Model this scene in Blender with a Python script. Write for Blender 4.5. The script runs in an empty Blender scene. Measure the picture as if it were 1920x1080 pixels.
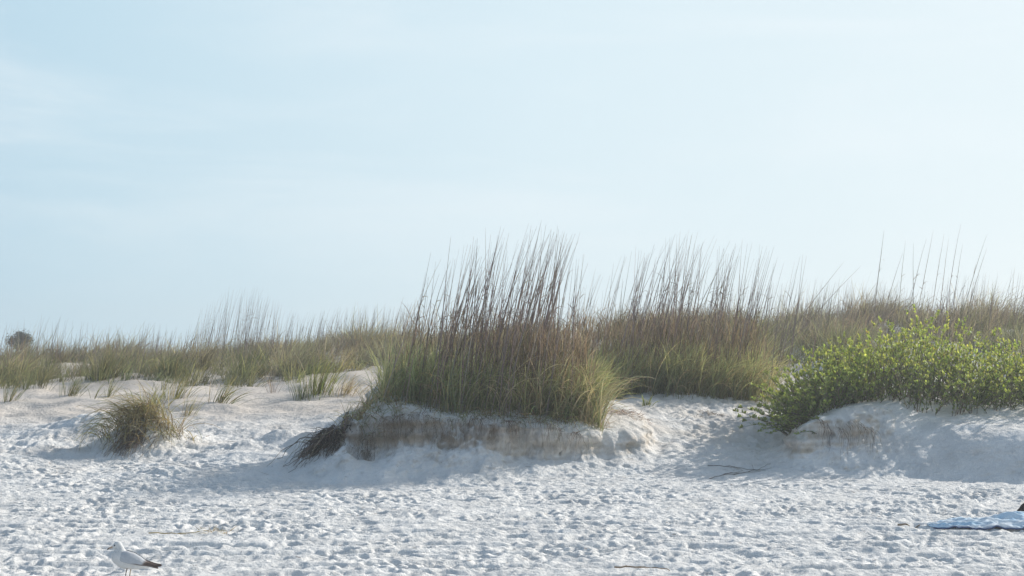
import bpy, math
import numpy as np
from mathutils import Vector, Matrix

C = bpy.context
scene = C.scene
col = scene.collection
rng = np.random.default_rng(7)
R = math.radians

# ------------------------------------------------------------------ camera constants
F_PX = 3000.0
CAM_Z = 1.65
PITCH = math.atan(170.0 / F_PX)
SUN_EL, SUN_AZ = R(28), R(55)          # azimuth from +Y (away from camera) towards +X (right)

def ray(px, py):
    x = (px - 960) / F_PX; y = (540 - py) / F_PX
    c, s = math.cos(PITCH), math.sin(PITCH)
    d = np.array([x, c - s * y, s + c * y])
    return d / d[1]

def at(px, py, Y):
    d = ray(px, py)
    return np.array([d[0] * Y, Y, CAM_Z + d[2] * Y])

# ------------------------------------------------------------------ noise
def _hash(ix, iy, seed):
    h = (ix.astype(np.int64) * 374761393 + iy.astype(np.int64) * 668265263 + seed * 974634533) & 0xffffffff
    h = ((h ^ (h >> 13)) * 1274126177) & 0xffffffff
    h = ((h ^ (h >> 15)) * 2246822519) & 0xffffffff
    return (h ^ (h >> 16)) / 4294967296.0

def pnoise(x, y, seed=0):
    x0 = np.floor(x); y0 = np.floor(y)
    fx = x - x0; fy = y - y0
    u = fx * fx * fx * (fx * (fx * 6 - 15) + 10); v = fy * fy * fy * (fy * (fy * 6 - 15) + 10)
    def g(dx, dy):
        a = _hash(x0 + dx, y0 + dy, seed) * 2 * math.pi
        return np.cos(a) * (fx - dx) + np.sin(a) * (fy - dy)
    a = g(0, 0) * (1 - u) + g(1, 0) * u
    b = g(0, 1) * (1 - u) + g(1, 1) * u
    return (a * (1 - v) + b * v) * 1.5

def fbm(x, y, octv=4, seed=0, gain=.5):
    s = 0.; a = 1.; f = 1.
    for i in range(octv):
        s = s + a * pnoise(x * f + 17.3 * i, y * f - 9.1 * i, seed + i)
        a *= gain; f *= 2.03
    return s

def sstep(a, b, x):
    t = np.clip((x - a) / (b - a), 0, 1)
    return t * t * (3 - 2 * t)

# ------------------------------------------------------------------ terrain height
ROWY = np.array([-40, 0, 12, 14, 16, 18, 20, 22, 24, 26, 28, 30, 33, 36, 40, 46, 55, 80, 150, 600, 4000], float)
HEAD = [-1.2, -.55, -.08, .02, .15, .27]
COLU = np.array([-.6, -.32, -.2, -.12, -.02, .08, .157, .2, .26, .32, .6])
TAB = np.array([
    HEAD + [.40, .62, .90, 1.12, 1.32, 1.45, 1.64, 1.82, 1.98, 1.95, 1.4, .9, .5, .4, .4],
    HEAD + [.40, .62, .90, 1.12, 1.32, 1.45, 1.64, 1.82, 1.98, 1.95, 1.4, .9, .5, .4, .4],
    HEAD + [.40, .62, .92, 1.18, 1.40, 1.55, 1.78, 1.98, 2.14, 2.1, 1.6, .9, .5, .4, .4],
    HEAD + [.40, .68, .98, 1.22, 1.45, 1.62, 1.86, 2.06, 2.26, 2.52, 2.4, 1., .5, .4, .4],
    HEAD + [.40, .85, 1.20, 1.40, 1.60, 1.85, 2.1, 2.3, 2.6, 2.85, 2.5, 1., .5, .4, .4],
    HEAD + [.42, .85, 1.33, 1.55, 1.80, 2.1, 2.4, 2.6, 2.8, 2.8, 2.4, 1., .5, .4, .4],
    HEAD + [.42, .85, 1.20, 1.52, 1.80, 2.05, 2.4, 2.65, 2.8, 2.8, 2.4, 1., .5, .4, .4],
    HEAD + [.42, .85, 1.20, 1.58, 1.90, 2.2, 2.5, 2.72, 2.85, 2.8, 2.4, 1., .5, .4, .4],
    HEAD + [.42, .82, 1.30, 1.70, 2.10, 2.4, 2.62, 2.85, 2.9, 2.8, 2.4, 1., .5, .4, .4],
    HEAD + [.42, .82, 1.30, 1.70, 2.10, 2.4, 2.62, 2.82, 2.9, 2.8, 2.4, 1., .5, .4, .4],
    HEAD + [.42, .82, 1.30, 1.70, 2.10, 2.4, 2.62, 2.82, 2.9, 2.8, 2.4, 1., .5, .4, .4],
])
_U = np.linspace(-.6, .6, 241)
_LY = np.concatenate([np.linspace(-40, 10, 40, endpoint=False), np.linspace(10, 60, 300, endpoint=False),
                      np.geomspace(60, 4000, 60)])
def _dense():
    a = np.array([np.interp(_LY, ROWY, r) for r in TAB])
    d = np.array([np.interp(_U, COLU, a[:, j]) for j in range(len(_LY))]).T
    def blur(m, ax, n):
        k = np.hanning(n + 2)[1:-1]; k /= k.sum()
        pad = [(0, 0), (0, 0)]; pad[ax] = (n // 2, n // 2)
        p = np.pad(m, pad, mode='edge')
        return np.apply_along_axis(lambda v: np.convolve(v, k, 'valid'), ax, p)
    return blur(blur(d, 1, 9), 0, 15)
_D = _dense()

def base_h(x, y):
    yy = np.maximum(y, 10.0)
    u = np.clip(x / yy, -.599, .599)
    fu = (u + .6) / 1.2 * 240
    i = np.clip(np.floor(fu).astype(int), 0, 239); fu = fu - i
    fj = np.interp(y, _LY, np.arange(len(_LY)))
    j = np.clip(np.floor(fj).astype(int), 0, len(_LY) - 2); fj = fj - j
    return (_D[i, j] * (1 - fu) * (1 - fj) + _D[i + 1, j] * fu * (1 - fj)
            + _D[i, j + 1] * (1 - fu) * fj + _D[i + 1, j + 1] * fu * fj)

def poly_sd(x, y, P):
    P = np.array(P, float); n = len(P)
    d2 = np.full(x.shape, 1e9); ins = np.zeros(x.shape, bool)
    for k in range(n):
        a = P[k]; b = P[(k + 1) % n]; e = b - a
        wx = x - a[0]; wy = y - a[1]
        t = np.clip((wx * e[0] + wy * e[1]) / (e @ e), 0, 1)
        d2 = np.minimum(d2, (wx - e[0] * t) ** 2 + (wy - e[1] * t) ** 2)
        c = ((a[1] > y) != (b[1] > y)) & (x < (b[0] - a[0]) * (y - a[1]) / (b[1] - a[1] + 1e-12) + a[0])
        ins ^= c
    d = np.sqrt(d2)
    return np.where(ins, d, -d)

BANK_L = [(-2.28, 20.75), (-2.1, 20.45), (-1.6, 20.35), (-.9, 20.42), (-.2, 20.38), (.4, 20.45), (.9, 20.42), (1.35, 20.6),
          (1.9, 20.9), (2.3, 21.6), (2.2, 22.8), (1.6, 25.0), (0.5, 27.), (-1.2, 26.), (-1.9, 24.), (-2.15, 22.2)]
BANK_R = [(3.66, 21.0), (3.78, 20.72), (4.3, 20.6), (4.9, 20.62), (5.3, 20.8), (5.8, 20.75), (6.4, 20.6), (7.2, 20.7), (9.5, 21.),
          (9.5, 25.), (8., 26.5), (6.5, 26.), (5.2, 25.), (4.3, 23.6), (3.85, 22.2)]

def profile(D, ft, tw, cw=.16):
    tal = ft * np.clip((D + tw) / tw, 0, 1) ** 1.35
    cl = (0.80 - ft) * sstep(0, 1, D / cw)
    top = .20 * (1 - (1 - np.clip((D - cw * .8) / .65, 0, 1)) ** 2)
    return np.where(D < 0, tal, ft + cl + top)

def bumpg(x, y, cx, cy, rx, ry, h):
    return h * np.exp(-((x - cx) / rx) ** 2 - ((y - cy) / ry) ** 2)

def masks(x, y):
    near = (y > 17) & (y < 29) & (x > -6) & (x < 12)
    D1 = np.full(x.shape, -9.); D2 = np.full(x.shape, -9.)
    if near.any():
        xs, ys = x[near], y[near]
        calm = np.interp(xs, [-3, .5, 1.2, 3.0, 3.6, 4.8, 5.4], [1, 1, .4, .3, 1, .8, .25])
        j = calm * (.24 * fbm(xs * .9, ys * .8, 2, 11) + .10 * fbm(xs * 3.1, ys * 1.6, 2, 13) + .05 * fbm(xs * 8, ys * 5, 3, 12))
        D1[near] = poly_sd(xs, ys, BANK_L) + j
        D2[near] = poly_sd(xs, ys, BANK_R) + j * .9
    return D1, D2

# ---- footprints: stamped into a height texture that tiles the beach
FX0, FX1, FY0, FY1, FR = -10., 10., 8., 27., .025
def make_prints():
    nx = int((FX1 - FX0) / FR); ny = int((FY1 - FY0) / FR)
    T = np.zeros((ny, nx))
    r = np.random.default_rng(3)
    N = 18000
    k = 13
    gx, gy = np.meshgrid(np.arange(-k, k + 1) * FR, np.arange(-k, k + 1) * FR)
    for i in range(N):
        cx = r.integers(k, nx - k); cy = r.integers(k, ny - k)
        a = r.normal(0.05, .45) if r.random() < .7 else r.uniform(0, math.pi)
        s = r.uniform(.4, 1.0)
        u = gx * math.cos(a) + gy * math.sin(a); v = -gx * math.sin(a) + gy * math.cos(a)
        q = np.sqrt((u / (.15 * s)) ** 2 + (v / (.06 * s)) ** 2)
        dep = r.uniform(.014, .046) * s
        side = r.normal(0, .5)
        patch = -dep * (1 - sstep(.68, 1.02, q)) + dep * .38 * np.exp(-((q - 1.25) / .22) ** 2) * (1 + side * np.sign(u) * .6)
        sub = T[cy - k:cy + k + 1, cx - k:cx + k + 1]
        w = 1 - .7 * (1 - sstep(.9, 1.25, q))
        T[cy - k:cy + k + 1, cx - k:cx + k + 1] = sub * w + patch
    return T
PRINTS = make_prints()

def prints(x, y):
    ny, nx = PRINTS.shape
    fx = np.clip((x - FX0) / FR, 0, nx - 1.001); fy = np.clip((y - FY0) / FR, 0, ny - 1.001)
    i = fx.astype(int); j = fy.astype(int); fx = fx - i; fy = fy - j
    v = (PRINTS[j, i] * (1 - fx) * (1 - fy) + PRINTS[j, i + 1] * fx * (1 - fy)
         + PRINTS[j + 1, i] * (1 - fx) * fy + PRINTS[j + 1, i + 1] * fx * fy)
    inside = (x > FX0) & (x < FX1) & (y > FY0) & (y < FY1)
    return np.where(inside, v, 0)

def H(x, y, detail=True, full=False):
    x = np.atleast_1d(np.asarray(x, float)); y = np.atleast_1d(np.asarray(y, float))
    b = base_h(x, y)
    # broad undulation of the dune field, and left-hand hummocks
    dune = sstep(23, 31, y) * (1 - sstep(60, 120, y))
    b = b + dune * (.16 * sstep(26, 34, y) * fbm(x / 3.2, y / 3.2, 3, 21) + .05 * fbm(x / .9, y / .9, 2, 22))
    mid = sstep(19.5, 22, y) * (1 - sstep(29, 31, y))
    b = b + mid * (.085 * fbm(x / 1.5, y / 1.1, 3, 31))
    b = b + bumpg(x, y, -6.05, 23.4, .75, .55, .26) + bumpg(x, y, -5.15, 22.6, .5, .42, .42) \
          + bumpg(x, y, -3.2, 22.6, .35, .3, .17) + bumpg(x, y, -4.4, 20.4, .35, .22, .09) + bumpg(x, y, -6.9, 21.4, .5, .3, .10) \
          + bumpg(x, y, 6.75, 20.1, .62, .5, .34) + bumpg(x, y, 6.0, 20.35, .35, .3, .12)
    D1, D2 = masks(x, y)
    ft1 = np.interp(x, [-2.4, -1.2, -.5, 0, .6, 1.2, 1.8], [.34, .42, .38, .28, .14, .12, .2]) + .10 * pnoise(x * 1.5, y * 0, 14) + .05 * pnoise(x * 4.5, y * 0, 15)
    tw1 = np.interp(x, [-2.8, -2.2, -1.6, -.5, .3, .9, 1.8], [.7, .85, 1.1, 1.05, .75, .4, .4])
    cw1 = np.interp(x, [-2.2, -1.2, .3, 1.0, 1.7, 2.2], [.26, .34, .26, .24, .42, .9]) * (1 + .5 * pnoise(x * 2.2, y * 0, 16))
    T1 = np.interp(x, [-2.4, -1.6, -.6, .4, 1.0, 1.7, 2.4], [1.34, 1.29, 1.2, 1.12, 1.03, .93, .95]) + .14 * np.clip(y - 20.6, 0, 2.6)
    f1 = profile(D1, ft1, tw1, cw1) * (1 - sstep(23.2, 26.5, y))
    ft2 = np.interp(x, [3.5, 4.5, 5.2, 5.7, 6.5], [.22, .3, .45, .62, .65]) + 0 * x
    tw2 = np.interp(x, [3.5, 4.2, 5.0, 5.6, 6.5], [.35, .45, .8, 1.3, 1.3])
    cw2 = np.interp(x, [3.6, 4.6, 5.2, 5.8], [.28, .4, .7, 1.0])
    T2 = np.interp(x, [3.6, 4.0, 4.6, 5.2, 6.5, 9.], [1.12, 1.2, 1.3, 1.38, 1.27, 1.3]) + .02 * np.clip(y - 20.9, 0, 2.5)
    f2 = profile(D2, ft2, tw2, cw2) * (1 - sstep(23., 26., y))
    h = b + np.maximum(T1 - b, 0) * np.clip(f1, 0, 1)
    h = h + np.maximum(T2 - h, 0) * np.clip(f2, 0, 1)
    if not detail:
        return h
    sh = np.clip(np.maximum(f1, f2) * 4, 0, 1)             # smoother sand on the slumped slopes
    flat = 1 - sstep(21.5, 26, y)
    apron = sstep(-1.9, -.8, np.maximum(D1, D2))
    rough = (1 - .93 * sh) * (1 - .55 * apron) * (.25 + .75 * flat) * np.clip(.85 + .7 * pnoise(x / 1.7, y / 1.0, 48), .35, 1.3)
    smooth_left = 1 - .75 * sstep(24.6, 26.2, y)
    p = prints(x, y) * rough * smooth_left
    # ridged, wind-softened vehicle churn: long low ridges across the near beach
    nearw = (1 - sstep(16.6, 19.2, y)) * rough
    rid = .5 - np.abs(pnoise(x / .95 + .3 * pnoise(x, y, 45), (y + .035 * x) / .27, 46))
    p = p + nearw * .055 * (rid - .25) * np.clip(.7 + .9 * pnoise(x / 1.9, y / .8, 47), 0, 1.3)
    # small churned relief
    p = p + rough * smooth_left * (.032 * (.4 - np.abs(fbm(x / .22, y / .10, 4, 41))) + .008 * fbm(x / .08, y / .06, 2, 44) + .02 * fbm(x / .55, y / .4, 2, 42))
    p = p + .010 * fbm(x / .25, y / .2, 3, 43) * (1 - sstep(24, 26, y) * .7)
    # long tyre and drag ruts running across the foreground
    fade = (1 - sstep(16.8, 18.5, y))
    wob = .12 * pnoise(x / 1.7, y * 0 + 3.1, 51) + .05 * x * .35
    q = y + wob
    for yc, w, d in ((13.55, .05, .035), (13.95, .06, .045), (14.55, .05, .04), (15.05, .07, .05), (15.75, .06, .04), (16.35, .06, .03)):
        m = .45 + .8 * pnoise(x / 1.1 + yc * 3, y * 0 + yc, 52)
        p = p + fade * np.clip(m, 0, 1.1) * d * (-np.exp(-((q - yc) / w) ** 2) + .8 * np.exp(-((q - yc - .13) / (w * 1.1)) ** 2)
                                + .6 * np.exp(-((q - yc + .13) / (w * 1.1)) ** 2))
    p = np.where(p > .016, .016 + (p - .016) * .5, p)
    slope = sstep(20.3, 21.2, y) * (1 - sstep(25.5, 27.5, y)) * sstep(.9, 1.7, x) * (1 - sstep(3.4, 4.4, x)) * (1 - .6 * sh)
    p = p + slope * (.05 * (.4 - np.abs(fbm(x / .42, y / .34, 3, 63))) + .022 * fbm(x / .13, y / .11, 3, 64))
    # lumps on steep bank faces
    p = p + sh * np.interp(x, [0, 1.2, 4.8, 5.4], [1, .6, .6, .35]) * (.035 * fbm(x / .35, y / .35, 3, 61) + .010 * fbm(x / .09, y / .07, 3, 62))
    # far desert of dunes: soft relief
    p = np.where(y > 60, 0, p)
    if full:
        return h + p, D1, D2, sh
    return h + p

def pick(px, py, y0=13., y1=48.):
    d = ray(px, py)
    ys = np.arange(y0, y1, .02)
    z = CAM_Z + d[2] * ys
    g = H(d[0] * ys, ys, detail=False)
    hit = np.nonzero(g >= z)[0]
    Y = ys[hit[0]] if len(hit) else y1
    x = d[0] * Y
    return np.array([x, Y, float(H(x, Y)[0])])

# ------------------------------------------------------------------ mesh helpers
def mesh_from(name, V, Q, cols=None, T=None, smooth=False):
    me = bpy.data.meshes.new(name)
    V = np.asarray(V, np.float32); Q = np.asarray(Q, np.int32).reshape(-1, 4)
    nt = 0 if T is None else len(T)
    me.vertices.add(len(V)); me.vertices.foreach_set('co', V.ravel())
    loops = Q.ravel() if nt == 0 else np.concatenate([Q.ravel(), np.asarray(T, np.int32).ravel()])
    me.loops.add(len(loops)); me.loops.foreach_set('vertex_index', loops)
    tot = np.concatenate([np.full(len(Q), 4), np.full(nt, 3)]).astype(np.int32)
    start = np.concatenate([[0], np.cumsum(tot)[:-1]]).astype(np.int32)
    me.polygons.add(len(tot)); me.polygons.foreach_set('loop_start', start); me.polygons.foreach_set('loop_total', tot)
    if smooth: me.polygons.foreach_set('use_smooth', np.ones(len(tot), bool))
    me.update(calc_edges=True)
    if cols is not None:
        c = np.ones((len(V), 4), np.float32); c[:, :3] = cols
        at_ = me.color_attributes.new('Col', 'FLOAT_COLOR', 'POINT')
        at_.data.foreach_set('color', c.ravel())
    return me

class Acc:
    def __init__(s): s.V = []; s.Q = []; s.C = []; s.n = 0
    def add(s, V, Q, Cc):
        s.V.append(V); s.Q.append(Q + s.n); s.C.append(Cc); s.n += len(V)
    def build(s, name, mat, parent=None, smooth=False, origin=None):
        V = np.concatenate(s.V)
        if origin is not None: V = V - np.asarray(origin)
        me = mesh_from(name, V, np.concatenate(s.Q), np.concatenate(s.C), smooth=smooth)
        me.materials.append(mat)
        o = bpy.data.objects.new(name, me); col.objects.link(o)
        if parent is not None: o.parent = parent
        elif origin is not None: o.location = origin
        return o

def tag(o, label=None, cat=None, group=None, kind=None):
    if label: o['label'] = label
    if cat: o['category'] = cat
    if group: o['group'] = group
    if kind: o['kind'] = kind
    return o

def thing(name, loc, label, cat, group=None):
    o = bpy.data.objects.new(name, None); col.objects.link(o)
    o.location = loc; o.empty_display_size = .2
    return tag(o, label, cat, group)

def A(v, n):
    v = np.asarray(v, float)
    return np.broadcast_to(v, (n,) + v.shape[1:] if v.ndim > 1 else (n,)).copy() if v.ndim != 2 else np.broadcast_to(v, (n, v.shape[1])).copy()

def blades(acc, P, L, W, th0, phi, bend, c0, c1, S=5, roll=None, prof='leaf', pw=1.3, twist=0.):
    """strips of S quads; c0/c1 (N,3) root and tip colours"""
    P = np.asarray(P, float); N = len(P)
    if N == 0: return
    L = np.broadcast_to(L, N); W = np.broadcast_to(W, N); th0 = np.broadcast_to(th0, N)
    phi = np.broadcast_to(phi, N); bend = np.broadcast_to(bend, N)
    c0 = np.broadcast_to(c0, (N, 3)); c1 = np.broadcast_to(c1, (N, 3))
    roll = rng.normal(0, .7, N) if roll is None else np.broadcast_to(roll, N)
    t = np.linspace(0, 1, S + 1)
    th = th0[:, None] + bend[:, None] * t[None] ** pw
    d = np.stack([np.sin(th) * np.cos(phi)[:, None], np.sin(th) * np.sin(phi)[:, None], np.cos(th)], -1)
    mid = (d[:, 1:] + d[:, :-1]) * .5 * (L / S)[:, None, None]
    pos = np.concatenate([np.zeros((N, 1, 3)), np.cumsum(mid, 1)], 1) + P[:, None]
    side = np.stack([-np.sin(phi), np.cos(phi), np.zeros(N)], -1)[:, None].repeat(S + 1, 1)
    nor = np.cross(d, side)
    rr = roll[:, None] + twist * t[None]
    w = side * np.cos(rr)[..., None] + nor * np.sin(rr)[..., None]
    if prof == 'leaf': wp = np.minimum(1, .55 + 1.8 * t) * (1 - t) ** .65 + .06
    elif prof == 'oval': wp = np.sin(np.pi * (.1 + .86 * t)) ** .8 * .95 + .05
    else: wp = np.ones_like(t)
    hw = w * (W[:, None] * wp[None] * .5)[..., None]
    V = np.stack([pos - hw, pos + hw], 2).reshape(-1, 3)
    base = (np.arange(N) * 2 * (S + 1))[:, None] + 2 * np.arange(S)[None]
    Q = np.stack([base, base + 1, base + 3, base + 2], -1).reshape(-1, 4)
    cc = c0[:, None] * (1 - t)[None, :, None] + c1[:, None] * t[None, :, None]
    acc.add(V, Q, cc.repeat(2, 1).reshape(-1, 3))
    return pos

def tubes(acc, P, rad, c0, c1, sides=4):
    """P (N,S+1,3) polylines, rad (N,S+1)"""
    N, M, _ = P.shape
    d = np.gradient(P, axis=1); d /= np.linalg.norm(d, axis=2, keepdims=True) + 1e-9
    ref = np.where(np.abs(d[..., 2:3]) > .8, np.array([1., 0, 0]), np.array([0, 0, 1.]))
    a = np.cross(d, ref); a /= np.linalg.norm(a, axis=2, keepdims=True) + 1e-9
    b = np.cross(d, a)
    ang = np.arange(sides) * 2 * math.pi / sides
    V = P[:, :, None] + (a[:, :, None] * np.cos(ang)[:, None] + b[:, :, None] * np.sin(ang)[:, None]) * rad[:, :, None, None]
    idx = np.arange(N * M * sides).reshape(N, M, sides)
    nx = np.roll(idx, -1, 2)
    Q = np.stack([idx[:, :-1], nx[:, :-1], nx[:, 1:], idx[:, 1:]], -1).reshape(-1, 4)
    t = np.linspace(0, 1, M)
    c0 = np.broadcast_to(c0, (N, 3)); c1 = np.broadcast_to(c1, (N, 3))
    cc = c0[:, None] * (1 - t)[None, :, None] + c1[:, None] * t[None, :, None]
    acc.add(V.reshape(-1, 3), Q, np.repeat(cc, sides, 1).reshape(-1, 3))

def mixc(N, pal, wts, jit=.18):
    pal = np.array(pal); i = rng.choice(len(pal), N, p=np.array(wts) / np.sum(wts))
    return pal[i] * np.exp(rng.normal(0, jit, (N, 1))) * np.exp(rng.normal(0, .05, (N, 3)))

# ------------------------------------------------------------------ materials
def new_mat(name):
    m = bpy.data.materials.new(name); m.use_nodes = True
    nt = m.node_tree; nt.nodes.clear()
    return m, nt, nt.nodes, nt.links

def foliage_mat(name, trans=.4, rough=.5, spec=.25, tgain=(1.5, 1.5, .9)):
    m, nt, N, L = new_mat(name)
    out = N.new('ShaderNodeOutputMaterial'); mix = N.new('ShaderNodeMixShader'); mix.inputs[0].default_value = trans
    p = N.new('ShaderNodeBsdfPrincipled'); p.inputs['Roughness'].default_value = rough; p.inputs['Specular IOR Level'].default_value = spec
    tr = N.new('ShaderNodeBsdfTranslucent')
    a = N.new('ShaderNodeAttribute'); a.attribute_name = 'Col'
    geo = N.new('ShaderNodeNewGeometry')
    nz = N.new('ShaderNodeTexNoise'); nz.inputs['Scale'].default_value = 9; nz.inputs['Detail'].default_value = 2
    mr = N.new('ShaderNodeMapRange'); mr.inputs['To Min'].default_value = .6; mr.inputs['To Max'].default_value = 1.4
    L.new(geo.outputs['Position'], nz.inputs['Vector']); L.new(nz.outputs['Fac'], mr.inputs['Value'])
    sc = N.new('ShaderNodeVectorMath'); sc.operation = 'SCALE'
    L.new(a.outputs['Color'], sc.inputs[0]); L.new(mr.outputs['Result'], sc.inputs['Scale'])
    mul = N.new('ShaderNodeVectorMath'); mul.operation = 'MULTIPLY'; mul.inputs[1].default_value = tgain
    L.new(sc.outputs[0], mul.inputs[0])
    L.new(sc.outputs[0], p.inputs['Base Color']); L.new(mul.outputs[0], tr.inputs['Color'])
    L.new(p.outputs[0], mix.inputs[1]); L.new(tr.outputs[0], mix.inputs[2]); L.new(mix.outputs[0], out.inputs[0])
    return m

def plain_mat(name, color, rough=.6, spec=.3, noise=.25, scale=20, attr=False, bump=0.):
    m, nt, N, L = new_mat(name)
    out = N.new('ShaderNodeOutputMaterial'); p = N.new('ShaderNodeBsdfPrincipled')
    p.inputs['Roughness'].default_value = rough; p.inputs['Specular IOR Level'].default_value = spec
    tc = N.new('ShaderNodeTexCoord'); nz = N.new('ShaderNodeTexNoise'); nz.inputs['Scale'].default_value = scale; nz.inputs['Detail'].default_value = 4
    L.new(tc.outputs['Object'], nz.inputs['Vector'])
    mr = N.new('ShaderNodeMapRange'); mr.inputs['To Min'].default_value = 1 - noise; mr.inputs['To Max'].default_value = 1 + noise
    L.new(nz.outputs['Fac'], mr.inputs['Value'])
    sc = N.new('ShaderNodeVectorMath'); sc.operation = 'SCALE'
    if attr:
        a = N.new('ShaderNodeAttribute'); a.attribute_name = 'Col'; L.new(a.outputs['Color'], sc.inputs[0])
    else: sc.inputs[0].default_value = color
    L.new(mr.outputs['Result'], sc.inputs['Scale']); L.new(sc.outputs[0], p.inputs['Base Color'])
    if bump:
        b = N.new('ShaderNodeBump'); b.inputs['Strength'].default_value = bump; b.inputs['Distance'].default_value = .01
        L.new(nz.outputs['Fac'], b.inputs['Height']); L.new(b.outputs[0], p.inputs['Normal'])
    L.new(p.outputs[0], out.inputs[0])
    return m

def sand_mat():
    m, nt, N, L = new_mat('sand')
    out = N.new('ShaderNodeOutputMaterial'); p = N.new('ShaderNodeBsdfPrincipled')
    p.inputs['Roughness'].default_value = .9; p.inputs['Specular IOR Level'].default_value = .12
    geo = N.new('ShaderNodeNewGeometry'); a = N.new('ShaderNodeAttribute'); a.attribute_name = 'Col'
    n1 = N.new('ShaderNodeTexNoise'); n1.inputs['Scale'].default_value = 2.2; n1.inputs['Detail'].default_value = 6
    n2 = N.new('ShaderNodeTexNoise'); n2.inputs['Scale'].default_value = 45; n2.inputs['Detail'].default_value = 5; n2.inputs['Roughness'].default_value = .7
    L.new(geo.outputs['Position'], n1.inputs['Vector']); L.new(geo.outputs['Position'], n2.inputs['Vector'])
    m1 = N.new('ShaderNodeMapRange'); m1.inputs['From Min'].default_value = .3; m1.inputs['From Max'].default_value = .7
    m1.inputs['To Min'].default_value = .9; m1.inputs['To Max'].default_value = 1.08
    m2 = N.new('ShaderNodeMapRange'); m2.inputs['From Min'].default_value = .3; m2.inputs['From Max'].default_value = .7
    m2.inputs['To Min'].default_value = .9; m2.inputs['To Max'].default_value = 1.08
    L.new(n1.outputs['Fac'], m1.inputs['Value']); L.new(n2.outputs['Fac'], m2.inputs['Value'])
    mm = N.new('ShaderNodeMath'); mm.operation = 'MULTIPLY'; L.new(m1.outputs[0], mm.inputs[0]); L.new(m2.outputs[0], mm.inputs[1])
    sc = N.new('ShaderNodeVectorMath'); sc.operation = 'SCALE'; L.new(a.outputs['Color'], sc.inputs[0]); L.new(mm.outputs[0], sc.inputs['Scale'])
    # shell grit: sparse darker specks
    vo = N.new('ShaderNodeTexVoronoi'); vo.inputs['Scale'].default_value = 24; L.new(geo.outputs['Position'], vo.inputs['Vector'])
    lt = N.new('ShaderNodeMath'); lt.operation = 'LESS_THAN'; lt.inputs[1].default_value = .13; L.new(vo.outputs['Distance'], lt.inputs[0])
    sel = N.new('ShaderNodeSeparateColor'); L.new(vo.outputs['Color'], sel.inputs[0])
    gt = N.new('ShaderNodeMath'); gt.operation = 'GREATER_THAN'; gt.inputs[1].default_value = .8; L.new(sel.outputs[0], gt.inputs[0])
    an = N.new('ShaderNodeMath'); an.operation = 'MULTIPLY'; L.new(lt.outputs[0], an.inputs[0]); L.new(gt.outputs[0], an.inputs[1])
    an2 = N.new('ShaderNodeMath'); an2.operation = 'MULTIPLY'; an2.inputs[1].default_value = .6; L.new(an.outputs[0], an2.inputs[0])
    mx = N.new('ShaderNodeMix'); mx.data_type = 'RGBA'; mx.inputs[7].default_value = (.2, .15, .11, 1)
    L.new(an2.outputs[0], mx.inputs[0]); L.new(sc.outputs[0], mx.inputs[6])
    L.new(mx.outputs[2], p.inputs['Base Color'])
    n3 = N.new('ShaderNodeTexNoise'); n3.inputs['Scale'].default_value = 15; n3.inputs['Detail'].default_value = 6; n3.inputs['Roughness'].default_value = .6
    L.new(geo.outputs['Position'], n3.inputs['Vector'])
    b0 = N.new('ShaderNodeBump'); b0.inputs['Strength'].default_value = .6; b0.inputs['Distance'].default_value = .06
    L.new(n3.outputs['Fac'], b0.inputs['Height'])
    b = N.new('ShaderNodeBump'); b.inputs['Strength'].default_value = .5; b.inputs['Distance'].default_value = .03
    L.new(b0.outputs[0], b.inputs['Normal']); L.new(n2.outputs['Fac'], b.inputs['Height']); L.new(b.outputs[0], p.inputs['Normal'])
    L.new(p.outputs[0], out.inputs[0])
    return m

SAND = sand_mat()
GRASS = foliage_mat('grass_blade', .5, .5, .3, (1.6, 1.55, 1.0))
DRY = foliage_mat('dry_grass', .4, .6, .2, (1.3, 1.2, 1.0))
STALKM = foliage_mat('dry_stalk', .12, .6, .2, (1.2, 1.1, 1.0))
LEAFM = foliage_mat('shrub_leaf', .45, .5, .25, (1.6, 1.5, .7))
ROOTM = plain_mat('root_fibre', (.1, .07, .05), .8, .1, attr=True)

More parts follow.
